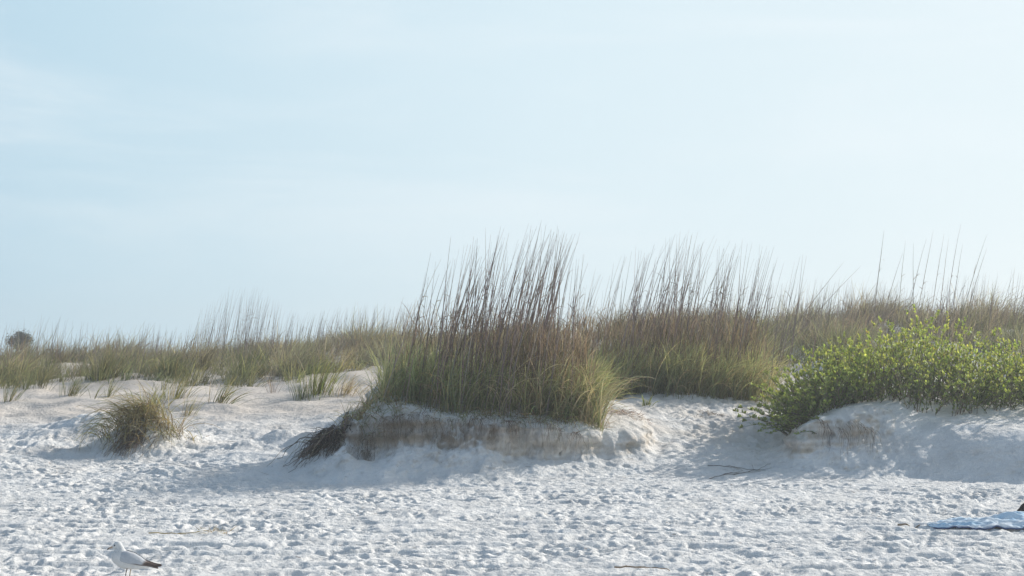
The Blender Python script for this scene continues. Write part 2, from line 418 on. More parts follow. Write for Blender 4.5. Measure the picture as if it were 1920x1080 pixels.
# ------------------------------------------------------------------ ground
def build_ground():
    xf = np.arange(-8.6, 8.6001, .019)
    xo = 8.6 + np.cumsum(np.concatenate([np.full(40, .14), np.full(30, .3), np.geomspace(.6, 900, 34)]))
    X = np.concatenate([-xo[::-1], xf, xo])
    yn = np.concatenate([np.array([-3500, -900, -200, -60, -20, -5, 2, 6, 8]), np.arange(9, 12.5, .12)])
    Y = np.concatenate([yn, np.arange(12.5, 18.8, .023), np.arange(18.8, 21.6, .0155), np.arange(21.6, 27, .035),
                        np.arange(27, 50, .16), 50 + np.cumsum(np.geomspace(.4, 700, 50))])
    gx, gy = np.meshgrid(X, Y)
    sh_ = gx.shape
    x = gx.ravel(); y = gy.ravel()
    z, D1, D2, sh = H(x, y, full=True)
    Z = z.reshape(sh_)
    dzx = np.gradient(Z, X, axis=1); dzy = np.gradient(Z, Y, axis=0)
    steep = np.clip((np.hypot(dzx, dzy) - .7) / 1.2, 0, 1).ravel() * (sh > .2)
    # strata: push eroded faces in and out with height so that the layers stand proud
    lay = .085 * pnoise(z * 10 + .6 * pnoise(x * .8, y * .8, 71), x * .35, 72) + .018 * pnoise(z * 26, x * .8, 73) + .045 * fbm(x * 6, z * 7, 4, 74)
    nx = -dzx.ravel(); ny = -dzy.ravel(); nl = np.hypot(nx, ny) + 1e-6
    xx = x + steep * lay * nx / nl; yy = y + steep * lay * ny / nl
    V = np.stack([xx, yy, z], 1)
    # colours
    white = np.array([.83, .815, .79]); pink = np.array([.69, .62, .55]); tan = np.array([.47, .40, .315]); brown = np.array([.24, .18, .135])
    c = np.broadcast_to(white, (len(x), 3)).copy()
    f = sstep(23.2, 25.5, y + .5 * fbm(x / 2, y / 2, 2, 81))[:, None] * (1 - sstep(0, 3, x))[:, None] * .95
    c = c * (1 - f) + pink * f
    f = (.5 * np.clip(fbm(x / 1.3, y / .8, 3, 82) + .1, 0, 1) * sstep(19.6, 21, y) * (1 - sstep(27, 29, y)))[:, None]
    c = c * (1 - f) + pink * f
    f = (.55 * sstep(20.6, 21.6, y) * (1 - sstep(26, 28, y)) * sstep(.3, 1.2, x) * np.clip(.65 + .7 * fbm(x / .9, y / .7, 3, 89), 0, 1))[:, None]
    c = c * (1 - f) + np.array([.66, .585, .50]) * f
    strat = .62 + .75 * pnoise(z * 16 + .5 * pnoise(x, y, 83), x * .25, 84)
    f = (np.clip(steep * 1.3, 0, 1) * np.clip(strat, .2, 1))[:, None]  # tan strata, strong on steep faces to add shade in the colour
    c = c * (1 - f) + tan * f
    rz = np.clip(.55 + .9 * fbm(x * 1.1 + 4, z * 2.2, 3, 85) + .22 * pnoise(x * 11, z * 2.5, 87), 0, 1) * (1 - .75 * sstep(1.12, 1.22, z - .06 * (x < -1.2)))
    m1 = np.clip(steep * 1.4, 0, 1) * (1 - sstep(-.1, .7, x)) * (D1 > -.4) * rz
    m2 = np.clip(steep * 1.4, 0, 1) * (1 - sstep(4.5, 4.9, x)) * (D2 > -.3) * rz * sstep(.7, 1.0, z)
    f = (np.clip(m1 * 1.2 + .4 * m2, 0, 1) * .45)[:, None]
    c = c * (1 - f) + brown * f
    # soil darker and browner under the dune vegetation
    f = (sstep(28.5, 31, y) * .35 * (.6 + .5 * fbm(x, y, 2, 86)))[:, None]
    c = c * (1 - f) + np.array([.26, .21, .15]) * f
    nX = len(X); nY = len(Y)
    i = np.arange(nX * nY).reshape(nY, nX)
    Q = np.stack([i[:-1, :-1], i[:-1, 1:], i[1:, 1:], i[1:, :-1]], -1).reshape(-1, 4)
    q0 = Q[:, 0]
    r1 = (D1[q0] > -1.0) & (y[q0] < 26.2) & (y[q0] > 18.5)
    r2 = (D2[q0] > -.9) & (y[q0] < 26.2) & (y[q0] > 18.5) & ~r1
    r3 = (y[q0] > 27.0 + .5 * np.sin(x[q0])) & ~r1 & ~r2
    r0 = ~(r1 | r2 | r3)
    for name, msk, lab in (('beach', r0, 'white trampled sand beach covered in footprints'),
                           ('sand_bank', r1, 'eroded sand bank under the tall sea oats in the middle'),
                           ('sand_bank', r2, 'eroded sand bank under the green shrub on the right'),
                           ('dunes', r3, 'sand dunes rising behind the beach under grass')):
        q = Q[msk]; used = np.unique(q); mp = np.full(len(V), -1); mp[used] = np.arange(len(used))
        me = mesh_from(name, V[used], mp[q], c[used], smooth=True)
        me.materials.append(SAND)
        o = bpy.data.objects.new(name, me); col.objects.link(o)
        tag(o, lab, None, None, 'structure')
build_ground()

# ------------------------------------------------------------------ sea oats clumps (leaves + stalks)
GREEN = [(.21, .235, .135), (.26, .27, .15), (.18, .21, .135), (.32, .305, .19)]
TAN = [(.34, .27, .18), (.42, .35, .23), (.26, .195, .135), (.19, .145, .115)]

def ground_pts(x, y, sink=.02):
    return np.stack([x, y, H(x, y, detail=False) - sink], 1)

def stalk_arrays(n, P, L, lean, S=9):
    t = np.linspace(0, 1, S + 1)
    th = lean[:, None] + rng.normal(.12, .09, n)[:, None] * t ** 1.6
    phi = rng.normal(-.15, .55, n)[:, None] + 0 * t
    th = th + .012 * rng.normal(0, 1, (n, S + 1))
    d = np.stack([np.sin(th) * np.cos(phi), np.sin(th) * np.sin(phi), np.cos(th)], -1)
    pos = np.concatenate([np.zeros((n, 1, 3)), np.cumsum((d[:, 1:] + d[:, :-1]) / 2 * (L / S)[:, None, None], 1)], 1) + P[:, None]
    rad = np.interp(t, [0, .35, .6, .8, 1], [.0046, .0050, .0042, .0022, .0008])[None] * rng.uniform(.75, 1.3, n)[:, None]
    return pos, rad

def add_stalks(acc, pos, rad, L, leafy=3, thick=1.0):
    n = len(pos)
    c = mixc(n, [(.23, .18, .165), (.30, .24, .205), (.17, .14, .135)], [.5, .25, .25], .15)
    tubes(acc, pos, rad * thick, c * 1.1, c)
    S = pos.shape[1] - 1
    for k in range(leafy):
        f = rng.uniform(.22, .74, n); fi = f * S; i = fi.astype(int); fr = (fi - i)[:, None]
        ar = np.arange(n)
        p = pos[ar, i] * (1 - fr) + pos[ar, np.minimum(i + 1, S)] * fr
        right = np.where(rng.random(n) < .68, 0., math.pi) + rng.normal(0, .6, n)
        hug = rng.random(n) < .3
        blades(acc, p, np.where(hug, rng.uniform(.12, .3, n), rng.uniform(.07, .2, n)), rng.uniform(.007, .013, n) * thick,
               np.where(hug, .15, rng.uniform(.2, .9, n)), np.where(hug, 0, right), np.where(hug, .2, rng.uniform(.7, 1.9, n)),
               mixc(n, TAN, [.2, .1, .4, .5]), mixc(n, TAN, [.2, .1, .4, .5]), S=4, roll=rng.normal(0, 1., n))

def make_clump(name, loc, label, regions, nstalk, stalkfn, seedleaf, leaf_len, dryfrac, tall_brown):
    """regions: list of (n, sampler) -> x, y arrays"""
    root = thing(name, loc, label, 'grass clump')
    g = Acc(); d = Acc()
    for n, xr, yr, Lr, pal, wts, lean, dens in regions:
        x = rng.uniform(*xr, n); y = rng.uniform(*yr, n)
        # gather blades into shoots
        cl = rng.integers(0, max(n // 9, 1), n); cx = rng.uniform(*xr, n); cy = rng.uniform(*yr, n)
        x = cx[cl] + rng.normal(0, .035, n); y = cy[cl] + rng.normal(0, .035, n)
        keep = dens(x, y) > rng.random(n)
        x = x[keep]; y = y[keep]; n = len(x); cl = cl[keep]
        P = ground_pts(x, y)
        L = rng.uniform(*Lr, n)
        phi = rng.uniform(0, 2 * math.pi, n); th = np.abs(rng.normal(.16, .16, n))
        vx = np.sin(th) * np.cos(phi) + lean * .5; vy = np.sin(th) * np.sin(phi) - .03
        phi = np.arctan2(vy, vx); th = np.hypot(vx, vy)
        bend = np.abs(rng.normal(.7, .55, n)) + lean * .6
        cp = mixc(9999, pal, wts)[cl % 9999]
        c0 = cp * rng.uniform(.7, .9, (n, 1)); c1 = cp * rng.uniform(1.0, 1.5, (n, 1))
        isd = rng.random(n) < dryfrac
        dc = mixc(n, TAN, [.4, .25, .25, .1])
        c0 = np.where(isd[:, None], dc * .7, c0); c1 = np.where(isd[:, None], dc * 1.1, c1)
        bend = np.where(isd, bend + .7, bend)
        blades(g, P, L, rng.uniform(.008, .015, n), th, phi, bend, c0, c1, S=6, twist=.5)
    g.build('leaves', GRASS, root, origin=loc)
    for n, xr, yr, zr, Lr, dens in tall_brown:
        x = rng.uniform(*xr, n); y = rng.uniform(*yr, n)
        keep = dens(x, y) > rng.random(n); x = x[keep]; y = y[keep]; n = len(x)
        P = ground_pts(x, y); P[:, 2] += rng.uniform(*zr, n)
        phi = np.where(rng.random(n) < .7, 0, math.pi) + rng.normal(0, .9, n)
        c = mixc(n, TAN + [(.115, .11, .05)], [.25, .1, .35, .3, .25])
        blades(d, P, rng.uniform(*Lr, n), rng.uniform(.006, .011, n), np.abs(rng.normal(.15, .15, n)), phi,
               rng.uniform(.1, 1.6, n), c * .8, c * 1.15, S=5, pw=2., twist=.8)
    if tall_brown: d.build('dry_leaves', DRY, root, origin=loc)
    x, y, L, lean = stalkfn(nstalk)
    P = ground_pts(x, y)
    pos, rad = stalk_arrays(nstalk, P, L, lean)
    order = np.argsort(-L)
    for k in order[:100]:
        a = Acc(); add_stalks(a, pos[k:k + 1], rad[k:k + 1], L[k:k + 1], int(rng.integers(2, 5)), 1.05)
        a.build('stalk', STALKM, root, origin=loc)
    if nstalk > 100:
        a = Acc(); add_stalks(a, pos[order[100:]], rad[order[100:]], L[order[100:]], 3)
        o = a.build('stalks', STALKM, root, origin=loc); o['kind'] = 'stuff'
    return root

def topline(pts):
    """stalk length from a measured tip line: px -> py"""
    px = np.array([p[0] for p in pts], float); py = np.array([p[1] for p in pts], float)
    return lambda q: np.interp(q, px, py)

def stalks_at(n, pxr, Yr, tip, spread, wfun=None):
    """stalks whose tips reach the measured skyline of the clump"""
    px = np.empty(0)
    while len(px) < n:
        q = rng.uniform(*pxr, n * 3)
        if wfun is not None: q = q[wfun(q) > rng.random(len(q))]
        px = np.concatenate([px, q])
    px = px[:n]
    Y = rng.uniform(*Yr, n)
    zt = CAM_Z + (710 - (tip(px) + np.abs(rng.normal(0, 1, n)) * spread)) / F_PX * Y
    lean = np.clip(rng.normal(.17, .085, n), -.1, .5)
    xt = (px - 960) / F_PX * Y
    L0 = np.maximum(zt - H(xt - .4, Y, detail=False), .5)
    x = xt - L0 * np.sin(lean + .1)
    L = np.maximum(zt - H(x, Y, detail=False), .5) / np.cos(lean + .08)
    return x, Y, L, lean

# --- middle clump on the bank
tip1 = topline([(740, 540), (790, 520), (830, 470), (870, 455), (910, 445), (960, 425), (1000, 430), (1060, 415), (1110, 430), (1125, 485)])
w1 = lambda q: np.interp(q, [740, 800, 840, 960, 1060, 1105, 1125], [.06, .25, .6, 1, 1, .8, .2])
dens1 = lambda x, y: sstep(-1.8, -1.3, x + .25 * (y - 20.6)) * (1 - sstep(1.05, 1.35, x)) * sstep(20.74, 20.98, y + .3 * fbm(x * 1.6, y * .6, 2, 91))
dens1b = lambda x, y: (1 - .0 * x) * sstep(20.55, 20.7, y)
c1 = np.array([-.3, 21.1, float(H(-.3, 21.1, detail=False)[0])])
clump1 = make_clump('sea_oats_clump', c1, 'tallest dense sea oats clump with bare brown stalks on the eroded middle bank',
    [(4300, (-1.95, 1.2), (20.45, 22.3), (.45, 1.0), GREEN, [.4, .25, .4, .1], .12, dens1),
     (1500, (-1.7, 1.0), (20.55, 21.2), (.3, .75), GREEN + TAN[:2], [.35, .25, .35, .1, .12, .06], .1, dens1),
     (1250, (.45, 1.08), (21.1, 22.3), (.45, .9), [(.24, .245, .135), (.29, .275, .16), (.20, .215, .12)], [.5, .3, .3], .26, dens1b),
     (420, (-2.25, -1.6), (20.8, 22.2), (.2, .45), TAN[:3] + [(.13, .14, .06)], [.4, .3, .2, .3], .25, dens1b)],
    205, lambda n: stalks_at(n, (740, 1125), (20.8, 22.4), tip1, 58, w1), 1, None, .10,
    [(2300, (-1.5, 1.0), (20.8, 22.4), (.5, 1.0), (.2, .5), lambda x, y: .35 + .65 * sstep(-1.2, .2, x)),
     (500, (.1, 1.1), (20.9, 21.6), (.3, .9), (.2, .5), lambda x, y: 1 + 0 * x)])

# drooping dead leaves and fibres hanging over the edge of the bank (parts of the clump)
def hanging(acc, n, xr, y0, dz, wid, pal, wts, out=.05, side=0., low=0.):
    kc = rng.uniform(*xr, 22); ki = rng.integers(0, 22, n); x = kc[ki] + rng.normal(0, .11, n) * rng.uniform(.3, 1.2, 22)[ki]; S = 6; t = np.linspace(0, 1, S + 1)
    yy = np.interp(x, [-2.28, -2.1, -1.6, -.9, -.2, .4, .9, 1.35], [20.75, 20.45, 20.35, 20.42, 20.38, 20.45, 20.42, 20.6]) if y0 is None else np.full(n, y0) + rng.normal(0, .05, n)
    L = rng.uniform(*dz, n) * rng.uniform(.35, 1.1, 22)[ki]
    top = np.stack([x, yy + .2, H(x, yy + .25, detail=False) + .01 - low * rng.random(n)], 1)
    xs = x[:, None] + side * L[:, None] * t + .03 * np.cumsum(rng.normal(0, 1, (n, S + 1)), 1) * .5
    drop = L[:, None] * t ** 1.3
    ys = top[:, 1:2] - .22 * sstep(0, .35, t)[None] - rng.uniform(0, out, n)[:, None] * sstep(0, .6, t)
    zs = top[:, 2:3] - drop + .03 * np.sin(t * math.pi)
    hs = H(xs.ravel(), ys.ravel(), detail=False).reshape(n, S + 1) + .012
    # stay just outside the sand: if below the surface step towards the camera
    for _ in range(6):
        bad = hs > zs
        ys = np.where(bad, ys - .03, ys)
        hs = H(xs.ravel(), ys.ravel(), detail=False).reshape(n, S + 1) + .012
    zs = np.maximum(zs, hs)
    c = mixc(n, pal, wts)
    tubes(acc, np.stack([xs, ys, zs], -1), np.outer(rng.uniform(*wid, n), np.interp(t, [0, .2, 1], [1, 1, .4])), c, c * .9, 3)

g = Acc(); n = 430
ex = rng.normal(.45, .5, n); ex = np.clip(ex, -1.4, 1.15); ey = rng.uniform(20.85, 21.5, n)
cc = mixc(n, [(.50, .42, .28), (.42, .36, .22), (.38, .37, .19)], [.4, .3, .3])
blades(g, ground_pts(ex, ey), rng.uniform(.45, 1.15, n), rng.uniform(.008, .014, n), np.abs(rng.normal(.25, .15, n)), rng.normal(-1.2, 1.1, n), np.abs(rng.normal(1.7, .5, n)), cc * .8, cc * 1.15, S=8, pw=1.6, twist=.6)
g.build('dead_leaves', DRY, clump1, origin=c1)
g = Acc(); n = 520
ex = rng.uniform(-1.95, .95, n); k = rng.integers(0, 60, n); cxs = rng.uniform(-1.95, .95, 60); ex = cxs[k] + rng.normal(0, .07, n)
ey = np.interp(ex, [-2.1, -1.6, -.9, -.2, .4, .9], [20.8, 20.72, 20.78, 20.74, 20.8, 20.85]) + rng.uniform(-.12, .2, n)
cc = mixc(n, GREEN + TAN, [.2, .15, .2, .05, .12, .06, .2, .2])
blades(g, ground_pts(ex, ey), rng.uniform(.2, .6, n), rng.uniform(.006, .011, n), np.abs(rng.normal(.75, .35, n)), rng.normal(-1.55, .8, n), np.abs(rng.normal(1.5, .4, n)), cc * .75, cc * 1.15, S=7, pw=1.1, twist=.4)
g.build('overhanging_leaves', GRASS, clump1, origin=c1)

BRN = [(.20, .15, .11), (.26, .20, .15), (.34, .27, .20), (.15, .115, .095)]
a = Acc()
hanging(a, 700, (-2.0, .1), None, (.06, .3), (.0008, .0018), BRN[1:3] + [(.36, .29, .22)], [.3, .4, .3], .05, 0., .28)
hanging(a, 130, (-2.0, .1), None, (.08, .42), (.0012, .004), BRN, [.4, .3, .15, .2], .05)
hanging(a, 60, (0., .9), None, (.06, .3), (.0016, .0035), BRN, [.4, .3, .15, .2], .04)
a.build('roots', ROOTM, clump1, origin=c1)

# --- second clump behind
tip2 = topline([(1085, 540), (1130, 500), (1170, 480), (1215, 455), (1290, 440), (1350, 432), (1400, 440), (1430, 450), (1500, 470), (1540, 480)])
w2 = lambda q: np.interp(q, [1085, 1130, 1200, 1260, 1350, 1420, 1500, 1540], [.1, .35, .7, 1, 1, .6, .35, .1])
c2 = np.array([2.4, 25.2, float(H(2.4, 25.2, detail=False)[0])])
dens2 = lambda x, y: sstep(24.25, 24.7, y - .25 * np.clip(x - 2.6, 0, 5) + .25 * fbm(x * 1.4, y * .8, 2, 92)) * sstep(.9, 1.3, x)
clump2 = make_clump('sea_oats_clump', c2, 'sea oats clump with pale arching leaves behind the middle one, above bright sand slope',
    [(4400, (1.0, 4.1), (24.2, 26.6), (.5, 1.05), GREEN, [.45, .35, .25, .25], .16, dens2),
     (1500, (2.2, 4.1), (24.2, 25.5), (.45, .95), [(.30, .30, .165), (.36, .34, .20), (.24, .25, .145)], [.5, .3, .3], .28, dens2)],
    205, lambda n: stalks_at(n, (1085, 1540), (24.8, 26.8), tip2, 55, w2), 1, None, .2,
    [(2800, (1.0, 4.0), (24.7, 26.8), (.4, 1.0), (.2, .5), lambda x, y: 1 + 0 * x)])

# ------------------------------------------------------------------ dune grass field (nobody could count it)
def field(name, label, ntus, ur, Yr, dens, palfn, per=(20, 46), Lr=(.3, .64), stuff=True):
    a = Acc()
    Y = np.sqrt(rng.uniform(Yr[0] ** 2, Yr[1] ** 2, ntus)); u = rng.uniform(*ur, ntus); X = u * Y
    k = dens(X, Y) * (.25 + .75 * sstep(-.25, .3, fbm(X / 1.3, Y / 1.9, 2, 88))) > rng.random(ntus); X = X[k]; Y = Y[k]
    cnt = rng.integers(*per, len(X)); size = rng.uniform(.6, 1.25, len(X)) * np.clip(1 + .5 * fbm(X / 1.3, Y / 1.9, 2, 88), .7, 1.4)
    pc = palfn(X, Y)
    idx = np.repeat(np.arange(len(X)), cnt); n = len(idx)
    r = np.abs(rng.normal(0, .13, n)) * size[idx]; an = rng.uniform(0, 2 * math.pi, n)
    x = X[idx] + r * np.cos(an); y = Y[idx] + r * np.sin(an)
    P = ground_pts(x, y, .03)
    vx = .16 + r * 1.6 * np.cos(an) + rng.normal(0, .12, n); vy = r * 1.6 * np.sin(an) + rng.normal(0, .12, n)
    L = rng.uniform(*Lr, n) * size[idx] * (.85 + .45 * fbm(x / 2.2, y / 2.2, 2, 94)) * np.where(rng.random(n) < .12, 1.35, 1.)
    c = pc[idx] * .82 * np.exp(rng.normal(0, .18, (n, 1)))
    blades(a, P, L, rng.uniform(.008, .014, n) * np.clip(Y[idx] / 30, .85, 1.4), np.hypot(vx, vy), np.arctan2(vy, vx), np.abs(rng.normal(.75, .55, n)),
           c * .7, c * 1.25, S=4, twist=.4)  # dark roots, pale tips: base shading put into the blade colour
    o = a.build(name, GRASS, None, origin=(0, 0, 0))
    tag(o, label, None, None, 'stuff')
    return o

def pal_left(X, Y):
    n = len(X)
    green = mixc(n, [(.18, .19, .11), (.23, .23, .13), (.155, .165, .11), (.28, .265, .155)], [.4, .3, .25, .15], .25)
    dry = mixc(n, [(.25, .225, .175), (.21, .195, .165), (.30, .26, .19), (.20, .185, .175)], [.3, .4, .2, .25], .22)
    f = sstep(29, 34.5, Y + 2.5 * fbm(X / 2.5, Y / 3, 2, 95)) * .92
    pick_ = rng.random(n) < f
    return np.where(pick_[:, None], dry, green)

def bare(x, y):     # open sand patches among the grass
    return 1 - .92 * sstep(.32, .5, fbm(x / 1.6, y / 2.2, 2, 97))

dens_l = lambda x, y: sstep(28.6, 30.2, y + .9 * fbm(x / 1.5, y / 4, 2, 96)) * bare(x, y)
field('dune_grass', 'dune grass covering the low ridge on the left and middle', 2500, (-.42, .03), (28.4, 44), dens_l, pal_left)
field('dune_grass', 'greyish dry dune grass on the farther ridge top behind the left field', 1300, (-.42, .1), (42, 55),
      lambda x, y: bare(x, y) * sstep(-.24, -.17, x / y), lambda X, Y: mixc(len(X), [(.21, .19, .18), (.185, .17, .17), (.24, .21, .175)], [.4, .4, .2], .15), (16, 30), (.25, .5))  # grey of dry grass, also standing in for distance haze
def pal_right(X, Y):
    n = len(X)
    green = mixc(n, [(.19, .20, .125), (.23, .23, .145), (.19, .19, .14)], [.4, .3, .3], .22)
    dry = mixc(n, [(.25, .215, .185), (.215, .19, .175), (.20, .18, .175), (.30, .26, .205)], [.35, .35, .25, .15], .22)
    f = sstep(26.5, 32.5, Y + 2.0 * fbm(X / 2.5, Y / 3, 2, 98)) * .9
    return np.where((rng.random(n) < f)[:, None], dry, green)
dens_r = lambda x, y: sstep(26.2, 27.4, y - .12 * np.abs(x - 5.5) + .7 * fbm(x / 1.5, y / 3, 2, 99)) * bare(x + 9, y)
field('dune_grass', 'brownish dune grass covering the higher ridge on the right behind the shrub', 3000, (.06, .42), (26., 42), dens_r, pal_right, Lr=(.35, .75))

# thin stalks standing along the skyline: too many and too fine to count
def skyline():
    a = Acc()
    def grp(n, pxr, Yr, tip, spread, thick=.8, wf=None):
        x, y, L, lean = stalks_at(n, pxr, Yr, tip, spread, wf)
        P = ground_pts(x, y); pos, rad = stalk_arrays(n, P, np.minimum(L, 2.4), lean * .8, 6)
        add_stalks(a, pos, rad, L, 1, thick)
    grp(150, (-150, 420), (34, 42), topline([(-150, 610), (60, 600), (100, 585), (200, 605), (400, 600)]), 16, .75)
    grp(170, (395, 570), (33, 38), topline([(395, 575), (420, 555), (460, 535), (500, 535), (530, 560), (570, 580)]), 30, .55)
    grp(240, (-150, 800), (33, 42), topline([(-150, 640), (100, 635), (400, 610), (800, 600)]), 12, .7)
    grp(420, (1100, 2080), (29, 36), topline([(1100, 590), (1500, 570), (2080, 560)]), 18, .7)
    grp(190, (560, 800), (40, 50), topline([(560, 585), (640, 575), (800, 565)]), 18, .75)
    grp(330, (1380, 2080), (30, 38), topline([(1380, 530), (1500, 520), (1700, 525), (1920, 505), (2080, 510)]), 25, .75)
    o = a.build('sea_oats', STALKM, None, origin=(0, 0, 0))
    tag(o, 'thin bare sea oats stalks standing all along the dune skyline', None, None, 'stuff')
skyline()

# the taller single stalks against the sky on the right: one thing each
def lone_stalk(px0, py0, px1, py1, Y, label, thick=1.0):
    p1 = at(px1, py1, Y)
    b = at(px0, py0, Y); z = float(H(b[0], Y, detail=False)[0])
    slope = (p1[0] - b[0]) / max(p1[2] - b[2], .2)
    bx = b[0] - slope * .6 * (b[2] - z); z = float(H(bx, Y, detail=False)[0])
    S = 9; t = np.linspace(0, 1, S + 1)
    A0 = np.array([bx, Y, z - .02]); M = np.array([(b[0] + bx) / 2 + (p1[0] - bx) * .25, Y, (z + p1[2]) / 2])
    pts = ((1 - t) ** 2)[:, None] * A0 + (2 * t * (1 - t))[:, None] * M + (t ** 2)[:, None] * p1
    pts = pts + np.stack([.008 * np.cumsum(rng.normal(0, .6, S + 1)) * t, 0 * t, 0 * t], 1)
    rad = np.interp(t, [0, .35, .6, .8, 1], [.005, .0052, .0048, .003, .001])[None] * thick * .95
    a = Acc(); add_stalks(a, pts[None], rad, np.array([np.linalg.norm(p1 - A0)]), 4, 1.)
    o = a.build('sea_oat_stalk', STALKM, None, origin=A0)
    tag(o, label, 'grass stalk', 'single sea oat stalks on the right skyline')
lone = [
    (1640, 560, 1655, 432, 30, 'tall upright dark stalk standing alone left of the stalk row above the shrub', 1.3),
    (1660, 570, 1692, 474, 31, 'slanting stalk just right of the tall lone upright stalk'),
    (1685, 560, 1698, 452, 31, 'straight thin stalk between the lone upright stalk and the crossing pair'),
    (1712, 560, 1710, 455, 30, 'thin stalk bent slightly left that crosses a leaning one'),
    (1706, 560, 1738, 448, 30, 'stalk leaning right across the left bent one'),
    (1722, 560, 1752, 432, 29, 'dark tall stalk curving right with hooked dry leaf, above the shrub middle'),
    (1748, 560, 1773, 438, 29, 'first of two close parallel stalks right of the dark curving stalk'),
    (1763, 560, 1780, 445, 30, 'thinner second of the two close parallel stalks'),
    (1775, 560, 1802, 420, 29, 'tallest stalk of the right row, thin tip highest'),
    (1786, 560, 1806, 455, 30, 'stalk right beside the tallest one of the row, shorter'),
    (1806, 560, 1852, 440, 28.5, 'long stalk curving strongly right near the right end of the row'),
    (1816, 560, 1847, 465, 29, 'shorter dark stalk under the strongly curving one'),
    (1520, 575, 1612, 500, 28, 'low stalk slanting far right in the gap left of the lone upright stalk'),
    (1500, 575, 1580, 492, 28, 'thin slanting stalk beside the low one in the skyline gap'),
    (1895, 560, 1903, 500, 30, 'short upright stalk near the right picture edge'),
    (790, 690, 880, 450, 20.9, None),
]
for L_ in lone[:-1]: lone_stalk(*L_)

# ------------------------------------------------------------------ separate tufts on the sand
def tuft(px, py, n, L, label, pal, wts, spread=.08, lean=.35, bend=.5, dry=.15, name='grass_tuft', w=(.006, .011), cat='grass tuft', pos=None, droop=None):
    p = pick(px, py) if pos is None else np.asarray(pos, float)
    L = L * 1.25; a = Acc()
    an = rng.uniform(0, 2 * math.pi, n); r = np.abs(rng.normal(0, spread, n))
    P = p + np.stack([r * np.cos(an), r * np.sin(an), 0 * r], 1); P[:, 2] = H(P[:, 0], P[:, 1], detail=False) - .02
    vx = lean * rng.uniform(.4, 1.3, n) + r / spread * .22 * np.cos(an); vy = r / spread * .22 * np.sin(an) - .03
    c = mixc(n, pal, wts); dc = mixc(n, TAN, [.4, .3, .2, .1]); isd = (rng.random(n) < dry)[:, None]
    c = np.where(isd, dc, c)
    if droop is None:
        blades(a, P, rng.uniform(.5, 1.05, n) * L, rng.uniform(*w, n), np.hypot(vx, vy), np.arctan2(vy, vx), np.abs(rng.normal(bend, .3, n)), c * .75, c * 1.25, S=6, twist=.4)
    else:
        ph = rng.normal(droop, .75, n)
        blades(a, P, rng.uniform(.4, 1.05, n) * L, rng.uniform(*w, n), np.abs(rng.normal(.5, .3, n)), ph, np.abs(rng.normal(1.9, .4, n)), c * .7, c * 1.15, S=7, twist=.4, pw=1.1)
    return tag(a.build(name, GRASS, None, origin=p), label, cat)

OLV = [(.13, .14, .055), (.17, .165, .075), (.10, .115, .045), (.22, .2, .11)]
tuft(18, 752, 60, .42, 'olive grass tuft at the far left picture edge on the pale sand', OLV, [.4, .3, .2, .1])
tuft(132, 742, 90, .42, 'bushy green grass tuft on the sand, right of the one at the left edge', OLV, [.4, .2, .4, .1], .11)
tuft(176, 748, 9, .36, 'thin sparse grass sprig between two bushier tufts on the left sand', OLV, [.4, .3, .2, .1], .03)
tuft(203, 744, 45, .36, 'small leaning green tuft above the brown drooping tussock', OLV, [.5, .2, .2, .1], .05)
tuft(330, 748, 90, .42, 'loose pale green grass tuft right of the brown tussock', OLV, [.3, .4, .1, .3], .16, dry=.3)
tuft(292, 765, 70, .38, 'upright grass growing at the back of the brown tussock', OLV, [.3, .4, .1, .2], .12, dry=.3)
tuft(352, 778, 40, .36, 'pale yellowish tuft low on the sand, right beside the tussock', OLV, [.2, .4, .1, .5], .08, dry=.5)
tuft(335, 808, 18, .36, 'sparse sprig at the right foot of the brown tussock', OLV, [.3, .4, .1, .3], .05, lean=.6, dry=.4)
tuft(412, 756, 100, .46, 'lone wind-bent grass tuft with long leaves standing on open sand', OLV, [.4, .2, .4, .1], .10, lean=.5)
tuft(515, 737, 16, .36, 'dry reddish sprig on bare sand between the lone tuft and dark green clump', [(.2, .12, .08), (.16, .1, .07)], [.5, .5], .05, lean=.15, dry=.1)
tuft(568, 748, 70, .34, 'low dark green tuft leaning over sand left of the big bank', OLV, [.2, .1, .6, .0], .13, lean=.1, dry=0)
tuft(598, 738, 220, .62, 'large bright green grass clump on the sand just left behind the bank', [(.15, .17, .05), (.2, .2, .07), (.1, .13, .045)], [.5, .3, .3], .22, lean=.2, dry=.1, cat='grass clump', name='grass_clump')
tuft(650, 740, 130, .36, 'tan dry grass along the rim left of the tall sea oats', TAN, [.4, .4, .3, .1], .2, lean=.4, cat='grass tuft')
tuft(195, 712, 260, .55, 'dark rounded grass clump at the front edge of the left dune field', [(.085, .09, .04), (.12, .115, .055)], [.6, .4], .2, lean=.15, dry=.15, cat='grass clump', name='grass_clump')
tuft(325, 710, 190, .5, 'dark grass clump right of the small white sand gap in the left field', [(.075, .085, .04), (.10, .10, .05)], [.6, .4], .2, lean=.15, dry=.15, cat='grass clump', name='grass_clump')
tuft(468, 702, 260, .62, 'deep green grass clump above the smooth sand terrace', [(.075, .095, .04), (.11, .125, .05)], [.6, .4], .26, lean=.15, dry=.1, cat='grass clump', name='grass_clump')
tuft(90, 712, 200, .5, 'olive grass clump at the front of the field near the left edge', [(.1, .11, .045), (.13, .13, .06)], [.6, .4], .25, lean=.15, dry=.2, cat='grass clump', name='grass_clump')

